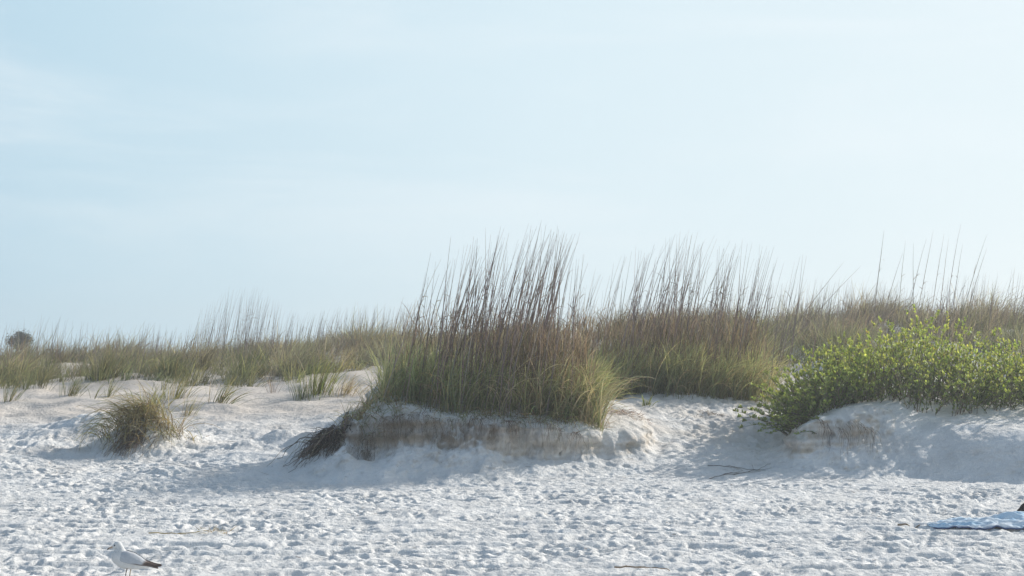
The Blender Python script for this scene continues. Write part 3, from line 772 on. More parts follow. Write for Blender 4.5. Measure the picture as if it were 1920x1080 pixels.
# brown drooping tussock on its little hummock
tp = np.array([-5.2, 22.5, 0.]); tp[2] = float(H(tp[0], tp[1], detail=False)[0])
tus = thing('grass_tussock', tp, 'brown drooping grass tussock hanging over a small sand hummock on the left', 'grass tussock')
a = Acc(); n = 700
P = tp + np.stack([rng.normal(.04, .26, n), rng.normal(0, .16, n), 0 * rng.random(n)], 1); P[:, 2] = H(P[:, 0], P[:, 1], detail=False) - .01
c = mixc(n, [(.21, .205, .11), (.27, .22, .13), (.38, .31, .19), (.18, .14, .10)], [.35, .3, .25, .2])
blades(a, P, rng.uniform(.35, .85, n), rng.uniform(.007, .013, n), np.abs(rng.normal(.5, .3, n)), rng.normal(-2.2, .85, n), np.abs(rng.normal(2.0, .45, n)), c * .7, c * 1.2, S=7, pw=1.1)
a.build('leaves', GRASS, tus, origin=tp)
a = Acc(); n = 170; S = 6; t = np.linspace(0, 1, S + 1)
P = tp + np.stack([rng.normal(0, .14, n), rng.uniform(-.35, -.02, n), 0 * rng.random(n)], 1)
xs = P[:, :1] + rng.normal(-.1, .08, n)[:, None] * t; ys = P[:, 1:2] - rng.uniform(.2, .5, n)[:, None] * t
zs = H(xs.ravel(), ys.ravel(), detail=False).reshape(n, S + 1) + rng.uniform(.0, .10, n)[:, None] * np.sin(t * math.pi)
c = mixc(n, BRN, [.4, .3, .1, .3])
tubes(a, np.stack([xs, ys, zs], -1), np.outer(rng.uniform(.002, .005, n), 1 - .6 * t), c, c, 3)
a.build('dead_stems', ROOTM, tus, origin=tp)

# dead grass curtain down the left shoulder of the bank
top0, top1 = np.array([-2.52, 21.15]), np.array([-2.18, 20.8])
n = 230; S = 9; t = np.linspace(0, 1, S + 1); a = Acc()
f = rng.random(n)
st = top0[None] * (1 - f)[:, None] + top1[None] * f[:, None] + rng.normal(0, .05, (n, 2))
ln = rng.uniform(.3, .9, n) * np.where(rng.random(n) < .25, 1.25, 1.)
ddx = np.interp(f, [0, 1], [-.5, -.05]) + rng.normal(0, .14, n); ddy = rng.normal(-.36, .16, n)
tt = t[None] ** 1.1
xs = st[:, :1] + ddx[:, None] * ln[:, None] * tt; ys = st[:, 1:2] + ddy[:, None] * ln[:, None] * tt
zs = H(xs.ravel(), ys.ravel(), detail=False).reshape(n, S + 1) + .01 + rng.uniform(0, .22, n)[:, None] * np.sin(np.minimum(t * 1.1, 1) * math.pi)[None] ** .7
c = mixc(n, [(.15, .12, .10), (.20, .16, .125), (.36, .30, .235), (.10, .085, .075)], [.4, .3, .15, .3])
P = np.stack([xs, ys, zs], -1)
P = P + np.cumsum(rng.normal(0, .019, P.shape), 1) * np.array([1, 1, .5])
P[..., 2] = np.maximum(P[..., 2], H(P[..., 0].ravel(), P[..., 1].ravel(), detail=False).reshape(P.shape[:2]))
tubes(a, P, np.outer(rng.uniform(.0022, .011, n), np.interp(t, [0, .2, 1], [.8, 1, .35])), c, c * .9, 3)
m = 120; k = rng.integers(0, n, m)
blades(a, P[k, 0] + rng.normal(0, .04, (m, 3)), rng.uniform(.08, .3, m), rng.uniform(.005, .01, m), rng.uniform(.2, 1.3, m), rng.uniform(0, 6.28, m), rng.uniform(0, 1.2, m), c[k] * 1.2, c[k] * 1.5, S=5)
o = a.build('dead_grass_mat', ROOTM, None, origin=(-2.3, 20.7, .6))
tag(o, 'dark mat of dead grass hanging down the left shoulder of the middle bank', 'dead grass')

# ------------------------------------------------------------------ shrub on the right bank
def make_shrub():
    p0 = np.array([5.4, 22.0, float(H(5.4, 22.0, detail=False)[0])])
    root = thing('shrub', p0, 'bright green broadleaf shrub sprawling over the top of the right sand bank', 'shrub')
    st = Acc(); lf = Acc(); rt = Acc()
    n = 2000
    x = np.where(rng.random(n) < .8, rng.uniform(3.85, 8.6, n), rng.uniform(3.75, 4.9, n)); y = rng.uniform(20.9, 23.8, n)
    edge = 21.42 - .3 * (1 - sstep(3.7, 4.9, x)) + .12 * np.sin(x * 3)        # front limit of the plant
    k = (y > edge) & (x > 3.7 + .18 * np.clip(y - 21.6, 0, 3)); x = x[k]; y = y[k]; n = len(x)
    z = H(x, y, detail=False)
    pxv = x / y * F_PX + 960
    tl = np.interp(pxv, [1450, 1500, 1550, 1620, 1700, 1790, 1850, 1920, 2000, 2200], [716, 672, 645, 629, 604, 597, 628, 652, 658, 662])
    zt = CAM_Z + (710 - tl) / F_PX * 22.6
    Lm = np.clip(zt - z, .25, 1.15) * np.interp(y, [20.9, 21.5, 22.2, 23.2, 24], [.62, .78, .95, 1., .85])
    L = Lm * rng.uniform(.6, 1.08, n) * np.clip(.92 + .6 * fbm(x * 1.5, y * 1.5, 2, 141), .45, 1.2)
    leftness = (1 - sstep(3.7, 4.5, x))
    th = np.abs(rng.normal(.38, .28, n)) + .55 * leftness * rng.random(n); phi = np.where(rng.random(n) < leftness * .9, rng.normal(3.5, .5, n), rng.normal(-.6, 1.3, n))
    c = mixc(n, [(.19, .15, .12), (.16, .135, .10), (.23, .19, .14)], [.4, .3, .3])
    S = 8
    # stem skeletons
    t = np.linspace(0, 1, S + 1); bend = rng.normal(.1, .25, n) + .5 * leftness
    tht = th[:, None] + bend[:, None] * t ** 1.5 + rng.normal(0, .05, (n, S + 1))
    d = np.stack([np.sin(tht) * np.cos(phi)[:, None], np.sin(tht) * np.sin(phi)[:, None], np.cos(tht)], -1)
    pos = np.concatenate([np.zeros((n, 1, 3)), np.cumsum((d[:, 1:] + d[:, :-1]) / 2 * (L / S)[:, None, None], 1)], 1) + np.stack([x, y, z - .02], 1)[:, None]
    # sprays hanging over the left end of the bank
    m = 18
    hx = rng.uniform(3.68, 4.0, m); hy = rng.uniform(20.75, 21.5, m); hz = H(hx, hy, detail=False)
    hl = rng.uniform(.3, .62, m); tp_ = t[None]
    hphi = rng.normal(3.5, .35, m)
    hth = rng.normal(1.0, .25, m)[:, None] + rng.uniform(.5, 1.4, m)[:, None] * tp_
    hd = np.stack([np.sin(hth) * np.cos(hphi)[:, None], np.sin(hth) * np.sin(hphi)[:, None], np.cos(hth)], -1)
    hpos = np.concatenate([np.zeros((m, 1, 3)), np.cumsum((hd[:, 1:] + hd[:, :-1]) / 2 * (hl / S)[:, None, None], 1)], 1) + np.stack([hx, hy, hz + .02], 1)[:, None]
    allp = np.concatenate([pos, hpos]); allL = np.concatenate([L, hl]); hang = np.concatenate([np.zeros(n), np.ones(m)])
    cs = np.concatenate([c, mixc(m, [(.09, .07, .05)], [1])])
    tubes(st, allp, np.outer(np.full(len(allp), .005), np.interp(t, [0, 1], [1, .4])), cs, cs, 4)
    # leaves in opposite pairs, crowded at the tips
    K = 33
    left_all = 1 - sstep(3.9, 4.7, allp[:, 0, 0])
    M_ = len(allp); f1 = rng.uniform(.66, .82, M_); f2 = rng.uniform(.42, .6, M_)
    for k in range(K):
        if k < 11: f = rng.uniform(.92, .999, M_); young = np.full(M_, 1.)
        elif k < 18: f = f1 + rng.normal(0, .018, M_); young = np.full(M_, .72)
        elif k < 23: f = f2 + rng.normal(0, .02, M_); young = np.full(M_, .35)
        else: f = rng.uniform(.08, .4, M_); young = np.zeros(M_)
        f = np.clip(f, .05, .999); fi = f * S; i = fi.astype(int); fr = (fi - i)[:, None]
        ar = np.arange(M_); p = allp[ar, i] * (1 - fr) + allp[ar, i + 1] * fr
        ph = k * 2.4 + rng.uniform(0, 6.28, M_)
        keep = rng.random(M_) < (.85 + .15 * young)
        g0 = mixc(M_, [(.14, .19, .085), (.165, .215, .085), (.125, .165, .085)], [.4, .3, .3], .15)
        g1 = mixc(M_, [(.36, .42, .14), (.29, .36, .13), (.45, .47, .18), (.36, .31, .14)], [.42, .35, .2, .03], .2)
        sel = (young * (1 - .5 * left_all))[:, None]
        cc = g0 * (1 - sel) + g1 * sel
        hangk = hang > .5
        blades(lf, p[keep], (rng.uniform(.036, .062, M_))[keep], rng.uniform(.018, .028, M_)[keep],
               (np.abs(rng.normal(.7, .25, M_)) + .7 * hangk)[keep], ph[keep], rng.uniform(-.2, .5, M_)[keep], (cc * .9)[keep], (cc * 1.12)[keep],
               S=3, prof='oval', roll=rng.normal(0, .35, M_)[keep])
    st.build('stems', STALKM, root, origin=p0); lf.build('leaves', LEAFM, root, origin=p0)
    # bare woody twigs showing at the base and roots combing down the eroded face
    m = 60; xx = rng.uniform(3.95, 4.7, m); S = 6; t = np.linspace(0, 1, S + 1); yy = np.interp(xx, [3.66, 3.78, 4.3, 4.9], [21., 20.72, 20.6, 20.62])
    Lr = rng.uniform(.1, .42, m)
    xs = xx[:, None] + .02 * np.cumsum(rng.normal(0, 1, (m, S + 1)), 1) * .6; ys = yy[:, None] + .18 - .24 * sstep(0, .4, t)[None] + 0 * xs
    zs = H(xx, yy + .25, detail=False)[:, None] + .01 - Lr[:, None] * t ** 1.2
    for _ in range(6):
        hs = H(xs.ravel(), ys.ravel(), detail=False).reshape(m, S + 1) + .012
        ys = np.where(hs > zs, ys - .03, ys)
    zs = np.maximum(zs, H(xs.ravel(), ys.ravel(), detail=False).reshape(m, S + 1) + .01)
    c = mixc(m, BRN, [.4, .3, .15, .2]); tubes(rt, np.stack([xs, ys, zs], -1), np.outer(rng.uniform(.0015, .004, m), 1 - .5 * t), c, c, 3)
    rt.build('roots', ROOTM, root, origin=p0)
make_shrub()

# ------------------------------------------------------------------ small things lying on the sand
def lay_strand(acc, P2, rad, c, lift=.012, sides=4):
    P2 = np.asarray(P2, float); z = H(P2[:, 0], P2[:, 1]) + lift
    P = np.concatenate([P2, z[:, None]], 1)[None]
    tubes(acc, P, np.asarray(rad)[None], np.array([c]), np.array([c]), sides)

def twig(px0, py0, px1, py1, rad, c, label, forks=2, name='twig', cat='twig', lift=.012):
    a0 = pick(px0, py0)[:2]; a1 = pick(px1, py1)[:2]
    t = np.linspace(0, 1, 12); P = a0 + (a1 - a0) * t[:, None] + np.cumsum(rng.normal(0, .006, (12, 2)), 0)
    a = Acc(); lay_strand(a, P, rad * np.interp(t, [0, 1], [1, .45]), c, lift)
    for k in range(forks):
        i = int(rng.integers(3, 9)); d = (a1 - a0) * .3; ang = rng.choice([-1, 1]) * rng.uniform(.3, .7)
        d = np.array([d[0] * math.cos(ang) - d[1] * math.sin(ang), d[0] * math.sin(ang) + d[1] * math.cos(ang)])
        tt = np.linspace(0, 1, 6); lay_strand(a, P[i] + d * tt[:, None], rad * .6 * (1 - .5 * tt), c, lift)
    o = a.build(name, ROOTM, None, origin=(*a0, float(H(*a0)[0])))
    return tag(o, label, cat)
twig(1325, 872, 1445, 880, 0.0042, (.12, .09, .07), 'long thin twig lying in the shadow left of the right bank')
twig(1375, 892, 1440, 872, 0.0042, (.10, .08, .06), 'forked twig crossing the shadow nearest the right bank')
twig(1330, 898, 1395, 885, 0.0042, (.12, .09, .07), 'short twig in the shadow, lower left of the forked one', 3)
twig(1684, 992, 1736, 986, .009, (.16, .12, .085), 'curved dark twig on the sand left of the towel', 1)
twig(1150, 1068, 1250, 1068, .007, (.24, .17, .11), 'brown dry stem lying in the foreground near the bottom edge', 2, 'dry_stem', 'dry stem')
straw = twig(280, 1003, 380, 1000, .006, (.40, .31, .15), 'straw coloured stem lying on the footprints behind the gull', 1, 'straw', 'straw')
# seed head of the straw
a = Acc(); p = pick(405, 998); n = 34
P = p + np.stack([rng.uniform(-.16, .14, n), rng.uniform(-.16, .1, n), np.full(n, .02)], 1); P[:, 2] = H(P[:, 0], P[:, 1]) + .02
c = mixc(n, [(.42, .33, .15), (.34, .26, .13)], [.6, .4])
blades(a, P, rng.uniform(.05, .12, n), .007, rng.uniform(.9, 1.5, n), rng.uniform(0, 6.28, n), rng.uniform(-.2, .6, n), c, c, S=3)
o = a.build('seed_head', DRY, straw, origin=straw.location)

def heap(px, py, n, rx, ry, L, pal, wts, label, name, cat):
    p = pick(px, py); a = Acc()
    P = p + np.stack([rng.normal(0, rx, n), rng.normal(0, ry, n), 0 * rng.random(n)], 1); P[:, 2] = H(P[:, 0], P[:, 1]) + rng.uniform(0, .03, n)
    c = mixc(n, pal, wts)
    blades(a, P, rng.uniform(.4, 1, n) * L, rng.uniform(.005, .011, n), rng.uniform(1.1, 1.6, n), rng.normal(0, .9, n) + np.where(rng.random(n) < .5, 0, math.pi), rng.normal(.1, .3, n), c, c, S=3)
    return tag(a.build(name, DRY, None, origin=p), label, cat)
heap(1172, 778, 170, .17, .12, .16, [(.2, .12, .075), (.15, .09, .06), (.27, .18, .11)], [.5, .3, .2], 'reddish brown heap of dead grass at the right end of the middle clump', 'dead_grass', 'dead grass')
heap(1330, 778, 60, .10, .06, .12, [(.12, .09, .065), (.2, .15, .1)], [.6, .4], 'small dark scrap of dead grass on the bright sand slope', 'dead_grass', 'dead grass')
heap(1075, 785, 120, .2, .1, .2, TAN, [.4, .3, .3, .1], 'tangle of tan dead leaves under the right side of the middle clump', 'dead_grass', 'dead grass')
tuft(1213, 760, 26, .16, 'little yellow green seedling at the top of the bright sand slope', [(.25, .26, .07), (.18, .2, .06)], [.6, .4], .05, lean=.1, bend=.4, dry=0, name='seedling', cat='seedling', w=(.01, .016))

# scattered plant litter (nobody could count it)
def litter():
    a = Acc()
    n = 900
    y = rng.uniform(20.2, 27.5, n); u = rng.uniform(-.34, .36, n); x = u * y
    k = np.clip(.25 + fbm(x / 1.2, y / 1.2, 2, 101), 0, 1) > rng.random(n); x = x[k]; y = y[k]; n = len(x)
    P = np.stack([x, y, H(x, y) + .008], 1)
    c = mixc(n, BRN + TAN[:1], [.4, .3, .2, .2, .2])
    blades(a, P, rng.uniform(.04, .2, n), rng.uniform(.004, .012, n), rng.uniform(1.35, 1.6, n), np.where(rng.random(n) < .5, 0, math.pi) + rng.normal(0, .7, n), rng.normal(0, .2, n), c, c, S=3, roll=rng.normal(0, .4, n))
    n = 520
    y = rng.uniform(13, 20, n); x = rng.uniform(-.34, .36, n) * y
    P = np.stack([x, y, H(x, y) + .006], 1); c = mixc(n, BRN, [.4, .3, .2, .2])
    blades(a, P, rng.uniform(.02, .07, n), rng.uniform(.003, .007, n), rng.uniform(1.35, 1.6, n), rng.uniform(0, 6.28, n), 0., c, c, S=2)
    o = a.build('plant_litter', DRY, None, origin=(0, 0, 0)); tag(o, 'scattered bits of dead stem and leaf littering the sand', None, None, 'stuff')
litter()

# ------------------------------------------------------------------ beach towel and bag
def towel():
    p = pick(1830, 985); yc = p[1]
    x0 = (1728 - 960) / F_PX * yc; x1 = x0 + 1.75
    nx, ny = 150, 60
    u, v = np.meshgrid(np.linspace(0, 1, nx), np.linspace(0, 1, ny))
    left = np.clip(u / .22, 0, 1)
    X = x0 + u * (x1 - x0) + .03 * fbm(u * 3, v * 3, 2, 111)
    Y = yc - .12 + (v - .5) * (.08 + .42 * left ** .8) + .06 * (u - .5)
    fold = .5 + .5 * fbm(u * 5 + v * 2.2, v * 3.4 - u * 1.0, 3, 112)
    Z = H(X.ravel(), Y.ravel(), detail=False).reshape(X.shape) + .022 + .085 * fold * (.25 + .75 * sstep(0, .5, u)) + .018 * fbm(u * 16, v * 9, 2, 113)
    Z += .075 * np.exp(-((u - .55) / .07) ** 2 - ((v - .8) / .3) ** 2) + .04 * np.exp(-((u - .2) / .12) ** 2 - ((v - .6) / .4) ** 2)
    e = np.minimum(np.minimum(v, 1 - v) / .08, 1); Z = Z * 1.0 - (1 - e) * .02
    i = np.arange(nx * ny).reshape(ny, nx)
    Q = np.stack([i[:-1, :-1], i[:-1, 1:], i[1:, 1:], i[1:, :-1]], -1).reshape(-1, 4)
    s = fbm(u * 2.5 + v, v * 5, 2, 114)
    bl = np.array([.50, .68, .82]); wh = np.array([.82, .85, .87]); nv = np.array([.06, .10, .22])
    f = np.clip(.5 + 1.1 * s, 0, 1)[..., None]
    c = bl * (1 - f) + wh * f
    edge = (sstep(.035, .0, v))[..., None]
    c = c * (1 - edge) + nv * edge
    o = Acc(); o.add(np.stack([X, Y, Z], -1).reshape(-1, 3), Q, c.reshape(-1, 3))
    m = plain_mat('towel_cloth', (.5, .6, .7), .9, .1, .15, 60, attr=True, bump=.4)
    ob = o.build('beach_towel', m, None, smooth=True, origin=(x0 + .8, yc, float(H(x0 + .8, yc, detail=False)[0])))
    md = ob.modifiers.new('thickness', 'SOLIDIFY'); md.thickness = .012
    tag(ob, 'crumpled light blue and white beach towel lying on sand at the right edge', 'towel')
    return yc
ty = towel()

def blob(parts, voxel, smooth_it=6):
    """join ellipsoids (centre, radii, rotation about Y) into one continuous remeshed surface"""
    import bmesh
    bm = bmesh.new()
    for cen, rad, ry, rz in parts:
        r = bmesh.ops.create_icosphere(bm, subdivisions=3, radius=1)
        M = Matrix.Translation(cen) @ Matrix.Rotation(rz, 4, 'Z') @ Matrix.Rotation(ry, 4, 'Y') @ Matrix.Diagonal((*rad, 1))
        bmesh.ops.transform(bm, matrix=M, verts=r['verts'])
    me = bpy.data.meshes.new('tmp'); bm.to_mesh(me); bm.free()
    o = bpy.data.objects.new('tmp', me); col.objects.link(o)
    m1 = o.modifiers.new('r', 'REMESH'); m1.mode = 'VOXEL'; m1.voxel_size = voxel
    m2 = o.modifiers.new('s', 'SMOOTH'); m2.iterations = smooth_it; m2.factor = .5
    dg = C.evaluated_depsgraph_get(); dg.update()
    res = bpy.data.meshes.new_from_object(o.evaluated_get(dg))
    bpy.data.objects.remove(o); bpy.data.meshes.remove(me)
    res.polygons.foreach_set('use_smooth', np.ones(len(res.polygons), bool))
    return res

def mesh_obj(name, me, mat, parent=None):
    me.materials.clear(); me.materials.append(mat)
    o = bpy.data.objects.new(name, me); col.objects.link(o)
    if parent is not None: o.parent = parent
    return o

def bag():
    p = at(1925, 980, ty + .55); p[2] = float(H(p[0], p[1], detail=False)[0])
    root = thing('beach_bag', p, 'dark brown bag lying on sand behind the blue towel at right edge', 'bag')
    me = blob([((0.09, 0, .08), (.16, .12, .085), 0.1, 0), ((.2, .02, .10), (.2, .13, .10), 0, .2), ((-.03, -.02, .05), (.08, .08, .045), .2, 0)], .012, 8)
    mesh_obj('bag_body', me, plain_mat('bag_fabric', (.035, .025, .026), .7, .25, .3, 30, bump=.5), root)
    a = Acc(); t = np.linspace(0, 1, 12)
    P = np.stack([-.12 + .25 * t, -.1 - .02 * np.sin(t * 3.1), .06 + .13 * np.sin(t * math.pi)], 1)[None]
    tubes(a, P, np.full((1, 12), .008), np.array([[.03, .02, .02]]), np.array([[.03, .02, .02]]), 6)
    o = a.build('strap', ROOTM, root)
bag()

# ------------------------------------------------------------------ gull
def gull():
    g = at(238, 1081, 13.3); g[2] = float(H(g[0], g[1])[0]) + .0
    root = thing('gull', g, 'white and grey gull with dark wing tips standing on sand, facing left', 'gull')
    root.rotation_euler = (0, 0, R(12)); root.scale = (.95, .95, .95)
    body = [((-.082, 0, .290), (.040, .034, .036), 0, 0), ((-.106, 0, .282), (.022, .020, .021), .3, 0), ((-.066, 0, .262), (.039, .037, .044), 0, 0),
            ((-.062, 0, .232), (.052, .046, .050), 0, 0),
            ((-.058, 0, .190), (.078, .064, .074), .2, 0), ((-.015, 0, .158), (.100, .070, .073), .28, 0), ((.045, 0, .140), (.105, .060, .058), .25, 0),
            ((.115, 0, .124), (.085, .040, .036), .22, 0), ((.165, 0, .116), (.06, .026, .02), .2, 0)]
    me = blob(body, .0045, 8)
    n = len(me.vertices); co = np.empty(n * 3); me.vertices.foreach_get('co', co); co = co.reshape(-1, 3)
    c = np.broadcast_to(np.array([.66, .66, .65]), (n, 3)).copy()
    streak = np.clip(pnoise(co[:, 0] * 90, co[:, 2] * 70, 121) + .1, 0, 1) * sstep(.31, .25, co[:, 2]) * sstep(.2, .26, co[:, 2]) * (co[:, 0] > -.1)
    c *= (1 - .35 * streak)[:, None]
    cc = np.ones((n, 4), np.float32); cc[:, :3] = c
    at_ = me.color_attributes.new('Col', 'FLOAT_COLOR', 'POINT'); at_.data.foreach_set('color', cc.ravel())
    FE = plain_mat('feathers', (.8, .8, .8), .75, .15, .12, 55, attr=True, bump=.25)
    mesh_obj('body', me, FE, root)
    # folded wings: a shell along the flank from shoulder to primaries
    nu, nv = 40, 14
    for s in (-1, 1):
        u, v = np.meshgrid(np.linspace(0, 1, nu), np.linspace(0, 1, nv))
        topx = [-.088, -.05, 0.0, .06, .115, .16, .235, .292]; topz = [.214, .247, .245, .226, .192, .155, .126, .112]
        botz = [.206, .158, .142, .128, .118, .110, .096, .108]
        X = np.interp(u, np.linspace(0, 1, 8), topx)
        zt = np.interp(u, np.linspace(0, 1, 8), topz); zb = np.interp(u, np.linspace(0, 1, 8), botz)
        Z = zb + (zt - zb) * v
        half = np.interp(u, [0, .15, .35, .55, .75, 1], [.042, .070, .076, .062, .032, .006])
        Yw = s * (half * np.sqrt(np.clip(1 - (.90 * v ** 1.6) ** 2, 0, 1)) + .004 * np.sin(v * 20 + u * 8) * .3)
        V = np.stack([X, Yw, Z], -1).reshape(-1, 3)
        i = np.arange(nu * nv).reshape(nv, nu); Q = np.stack([i[:-1, :-1], i[:-1, 1:], i[1:, 1:], i[1:, :-1]], -1).reshape(-1, 4)
        grey = np.array([.46, .48, .51]); brn = np.array([.10, .075, .065]); pale = np.array([.55, .52, .49])
        k = sstep(.66, .76, u + .12 * (1 - v))[..., None]; edge = (sstep(.16, .02, v) * sstep(.35, .5, u))[..., None]
        mott = np.clip(pnoise(u * 14, v * 7, 131), 0, 1)[..., None] * sstep(.25, .5, u)[..., None] * .6
        cl = grey * (1 - mott) + pale * mott
        cl = cl * (1 - k) + (brn * (1 + 1.6 * np.clip(pnoise(u * 9, v * 9, 132), 0, 1)[..., None])) * k
        cl = cl * (1 - edge) + brn * edge
        a = Acc(); a.add(V, Q, cl.reshape(-1, 3)); o = a.build('wing', FE, root, smooth=True)
        md = o.modifiers.new('t', 'SOLIDIFY'); md.thickness = .006
    # tail
    a = Acc(); u, v = np.meshgrid(np.linspace(0, 1, 10), np.linspace(-1, 1, 9))
    V = np.stack([.14 + .125 * u, v * (.022 + .016 * u), .118 - .022 * u - .006 * v * v], -1).reshape(-1, 3)
    i = np.arange(90).reshape(9, 10); Q = np.stack([i[:-1, :-1], i[:-1, 1:], i[1:, 1:], i[1:, :-1]], -1).reshape(-1, 4)
    k = sstep(.45, .7, u)[..., None]; cl = np.array([.65, .64, .62]) * (1 - k) + np.array([.10, .075, .065]) * k
    a.add(V, Q, cl.reshape(-1, 3)); o = a.build('tail', FE, root, smooth=True); md = o.modifiers.new('t', 'SOLIDIFY'); md.thickness = .005
    # bill: yellowish with dark tip
    BM = plain_mat('bill_horn', (.5, .4, .3), .4, .4, .1, 80, attr=True)
    t = np.linspace(0, 1, 9); P = np.stack([-.120 - .052 * t, 0 * t, .279 - .016 * t - .010 * t ** 3], 1)[None]
    a = Acc(); tubes(a, P, (np.array([.0095, .0092, .0085, .008, .0078, .0078, .007, .005, .001]))[None], np.array([[.5, .38, .28]]), np.array([[.5, .38, .28]]), 8)
    kk = np.repeat(t, 8); a.C[0] = np.where((kk > .68)[:, None], np.array([.03, .025, .025]), np.array([.50, .37, .27]))
    a.build('bill', BM, root, smooth=True)
    EM = plain_mat('eye_dark', (.015, .012, .01), .15, .6, 0.)
    for s in (-1, 1):
        mesh_obj('eye', blob([((-.106, s * .0265, .2925), (.007, .004, .007), 0, 0)], .0012, 1), EM, root)
    LM = plain_mat('leg_skin', (.45, .33, .2), .5, .3, .15, 60, attr=True)
    for s, fx in ((-1, -.012), (1, .022)):
        a = Acc(); P = np.array([[[fx + .015, s * .028, .115], [fx + .012, s * .028, .085], [fx + .004, s * .028, .055], [fx, s * .028, .008]]])
        lc = np.array([[.42, .3, .17]]) if s > 0 else np.array([[.2, .14, .10]])  # near leg coloured darker, its shade painted in
        tubes(a, P, np.array([[.011, .0055, .0045, .0042]]), lc, lc, 6)
        leg = a.build('leg', LM, root, smooth=True)
        V = np.array([[fx + .006, s * .028 - .008, .004], [fx + .006, s * .028 + .008, .004], [fx - .045, s * .028 + .024, .003], [fx - .052, s * .028, .005], [fx - .045, s * .028 - .024, .003],
                      [fx, s * .028, .012]])
        f = Acc(); f.add(V, np.array([[0, 5, 3, 4], [5, 1, 2, 3]]), np.broadcast_to(lc[0], (6, 3)))
        fo = f.build('foot', LM, leg); md = fo.modifiers.new('t', 'SOLIDIFY'); md.thickness = .004
gull()

# ------------------------------------------------------------------ far tree on the left skyline
def far_tree():
    Y = 85.; sc_ = Y / 150.; b = at(36, 641, Y); gz = float(H(b[0], Y, detail=False)[0])
    root = thing('tree', (b[0], Y, gz), 'small rounded dark tree on the far left skyline beyond the dune grass', 'tree')
    a = Acc(); t = np.linspace(0, 1, 6); h = b[2] - gz
    P = np.stack([b[0] + .3 * np.sin(t * 2), Y + 0 * t, gz + h * .95 * t], 1)[None]
    tubes(a, P, np.interp(t, [0, 1], [.16, .07])[None], np.array([[.1, .08, .06]]), np.array([[.1, .08, .06]]), 8)
    for k in range(7):
        an = rng.uniform(0, 6.28); r = rng.uniform(.5, 1.1) * sc_
        tt = np.linspace(0, 1, 5); q = np.array([b[0] + .25, Y, gz + h * rng.uniform(.7, .92)])
        tubes(a, (q + np.stack([r * math.cos(an) * tt, r * math.sin(an) * tt, .6 * sc_ * tt], 1))[None], np.interp(tt, [0, 1], [.05, .015])[None], np.array([[.1, .08, .06]]), np.array([[.1, .08, .06]]), 5)
    a.build('trunk', ROOTM, root, origin=(b[0], Y, gz))
    n = 4200; c = Acc(); cl = rng.normal(0, 1, (34, 3)); cl = cl / np.linalg.norm(cl, axis=1, keepdims=True) * rng.uniform(.3, 1, (34, 1)) * np.array([.95, .9, .62]) * sc_
    P = cl[rng.integers(0, 34, n)] + rng.normal(0, .22 * sc_, (n, 3)); P[:, 2] = np.maximum(P[:, 2], -.75 * sc_)
    P = P + np.array([b[0], Y, b[2] + .05])
    cc = mixc(n, [(.04, .05, .035), (.055, .06, .04), (.03, .036, .028)], [.4, .3, .3])
    blades(c, P, rng.uniform(.1, .2, n) * sc_, rng.uniform(.05, .09, n) * sc_, rng.uniform(0, 2.5, n), rng.uniform(0, 6.28, n), .3, cc, cc, S=2, prof='oval')
    c.build('crown', GRASS, root, origin=(b[0], Y, gz))
far_tree()

# ------------------------------------------------------------------ salt haze lying over the whole beach and dunes
def sea_haze():
    x0, x1, y0, y1, z0, z1 = -140., 140., -60., 170., -2., 9.
    V = [(x0, y0, z0), (x1, y0, z0), (x1, y1, z0), (x0, y1, z0), (x0, y0, z1), (x1, y0, z1), (x1, y1, z1), (x0, y1, z1)]
    me = mesh_from('haze', V, [(0, 3, 2, 1), (4, 5, 6, 7), (0, 1, 5, 4), (1, 2, 6, 5), (2, 3, 7, 6), (3, 0, 4, 7)])
    m, nt, N, L = new_mat('haze'); out = N.new('ShaderNodeOutputMaterial'); v = N.new('ShaderNodeVolumeScatter')
    v.inputs['Color'].default_value = (.93, .97, 1, 1); v.inputs['Density'].default_value = .0024; v.inputs['Anisotropy'].default_value = .35
    L.new(v.outputs[0], out.inputs['Volume']); me.materials.append(m)
    o = bpy.data.objects.new('haze', me); col.objects.link(o)
    tag(o, 'thin pale sea haze in the air over the beach and dunes', None, None, 'stuff')
sea_haze()

# ------------------------------------------------------------------ light, sky, camera
sd = Vector((math.sin(SUN_AZ) * math.cos(SUN_EL), math.cos(SUN_AZ) * math.cos(SUN_EL), math.sin(SUN_EL)))
sun = bpy.data.lights.new('sun', 'SUN'); sun.energy = 5.0; sun.angle = R(.6); sun.color = (1.0, .955, .88)
so = bpy.data.objects.new('sun', sun); col.objects.link(so); so.rotation_euler = (-sd).to_track_quat('-Z', 'Y').to_euler(); so.location = (20, 10, 20)

w = bpy.data.worlds.new('World'); scene.world = w; w.use_nodes = True
nt = w.node_tree; N = nt.nodes; L = nt.links; N.clear()
out = N.new('ShaderNodeOutputWorld'); bg = N.new('ShaderNodeBackground'); bg.inputs['Strength'].default_value = .1
sky = N.new('ShaderNodeTexSky'); sky.sky_type = 'NISHITA'; sky.sun_disc = False
sky.sun_elevation = SUN_EL; sky.sun_rotation = SUN_AZ; sky.air_density = 1.0; sky.dust_density = 1.5; sky.ozone_density = 1.5
tc = N.new('ShaderNodeTexCoord')
def math_(op, a, b=None, clamp=False):
    n = N.new('ShaderNodeMath'); n.operation = op; n.use_clamp = clamp
    for k, v in enumerate((a, b)):
        if v is None: continue
        if isinstance(v, (int, float)): n.inputs[k].default_value = v
        else: L.new(v, n.inputs[k])
    return n.outputs[0]
def mrange(v, a, b, c, d):
    n = N.new('ShaderNodeMapRange'); n.interpolation_type = 'SMOOTHSTEP'
    for k, q in zip(('From Min', 'From Max', 'To Min', 'To Max'), (a, b, c, d)): n.inputs[k].default_value = q
    L.new(v, n.inputs['Value']); return n.outputs[0]
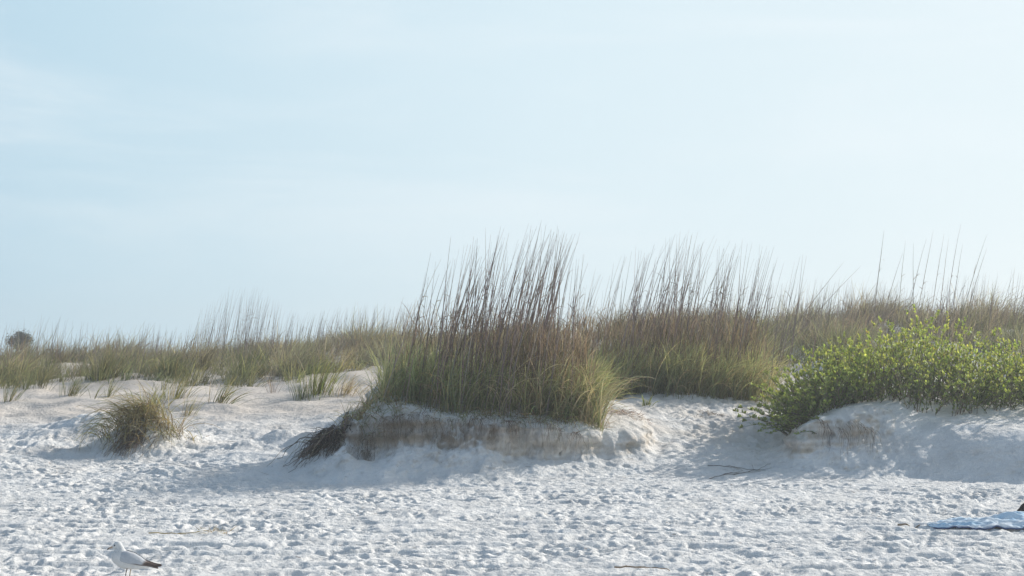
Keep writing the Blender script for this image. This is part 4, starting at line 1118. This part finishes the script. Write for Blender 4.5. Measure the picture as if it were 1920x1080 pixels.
dotn = N.new('ShaderNodeVectorMath'); dotn.operation = 'DOT_PRODUCT'; dotn.inputs[1].default_value = (math.sin(SUN_AZ), math.cos(SUN_AZ), 0)
L.new(tc.outputs['Generated'], dotn.inputs[0])
sep = N.new('ShaderNodeSeparateXYZ'); L.new(tc.outputs['Generated'], sep.inputs[0])
ramp = N.new('ShaderNodeValToRGB'); cr = ramp.color_ramp                  # pale sea haze, whiter towards the sun
cr.elements[0].position = 0.; cr.elements[0].color = (.19, .37, .62, 1)
cr.elements[1].position = 1.; cr.elements[1].color = (.92, .97, 1.0, 1)
for ps, cl in ((.54, (.39, .59, .765, 1)), (.66, (.545, .745, .865, 1)), (.79, (.715, .865, .94, 1)), (.90, (.80, .91, .955, 1))):
    e = cr.elements.new(ps); e.color = cl
L.new(math_('MULTIPLY_ADD', dotn.outputs['Value'], .5), ramp.inputs[0])
ramp.inputs[0].links[0].from_node.inputs[2].default_value = .5
hz = N.new('ShaderNodeVectorMath'); hz.operation = 'SCALE'; hz.inputs['Scale'].default_value = 10.2; L.new(ramp.outputs[0], hz.inputs[0])
# thin streaks of high cloud
mp = N.new('ShaderNodeMapping'); mp.inputs['Scale'].default_value = (1.5, 1.5, 8.); mp.inputs['Rotation'].default_value = (0, R(9), 0)
nz = N.new('ShaderNodeTexNoise'); nz.inputs['Scale'].default_value = 2.0; nz.inputs['Detail'].default_value = 6; nz.inputs['Roughness'].default_value = .55; nz.inputs['Distortion'].default_value = .4
L.new(tc.outputs['Generated'], mp.inputs['Vector']); L.new(mp.outputs[0], nz.inputs['Vector'])
cl_f = math_('MULTIPLY', mrange(nz.outputs['Fac'], .42, .72, 0, .55), mrange(sep.outputs['Z'], .03, .14, .15, 1.))
m1 = N.new('ShaderNodeMix'); m1.data_type = 'RGBA'; m1.inputs[7].default_value = (8.7, 9.6, 10.1, 1)
L.new(cl_f, m1.inputs[0]); L.new(hz.outputs[0], m1.inputs[6])
fac = mrange(sep.outputs['Z'], .22, .6, .95, .25)
mx = N.new('ShaderNodeMix'); mx.data_type = 'RGBA'
L.new(fac, mx.inputs[0]); L.new(sky.outputs[0], mx.inputs[6]); L.new(m1.outputs[2], mx.inputs[7]); L.new(mx.outputs[2], bg.inputs['Color']); L.new(bg.outputs[0], out.inputs[0])

cam = bpy.data.cameras.new('camera'); cam.sensor_width = 36; cam.lens = F_PX / 1920 * 36; cam.clip_end = 20000; cam.clip_start = .1
co_ = bpy.data.objects.new('camera', cam); col.objects.link(co_); co_.location = (0, 0, CAM_Z); co_.rotation_euler = (math.pi / 2 + PITCH, 0, 0)
scene.camera = co_
scene.view_settings.view_transform = 'Standard'; scene.view_settings.look = 'None'; scene.view_settings.exposure = 0
scene.render.engine = 'CYCLES'; scene.cycles.use_denoising = True; scene.cycles.denoiser = 'OPENIMAGEDENOISE'; scene.cycles.denoising_input_passes = 'RGB_ALBEDO_NORMAL'; scene.cycles.denoising_prefilter = 'ACCURATE'
scene.cycles.max_bounces = 8; scene.cycles.diffuse_bounces = 3
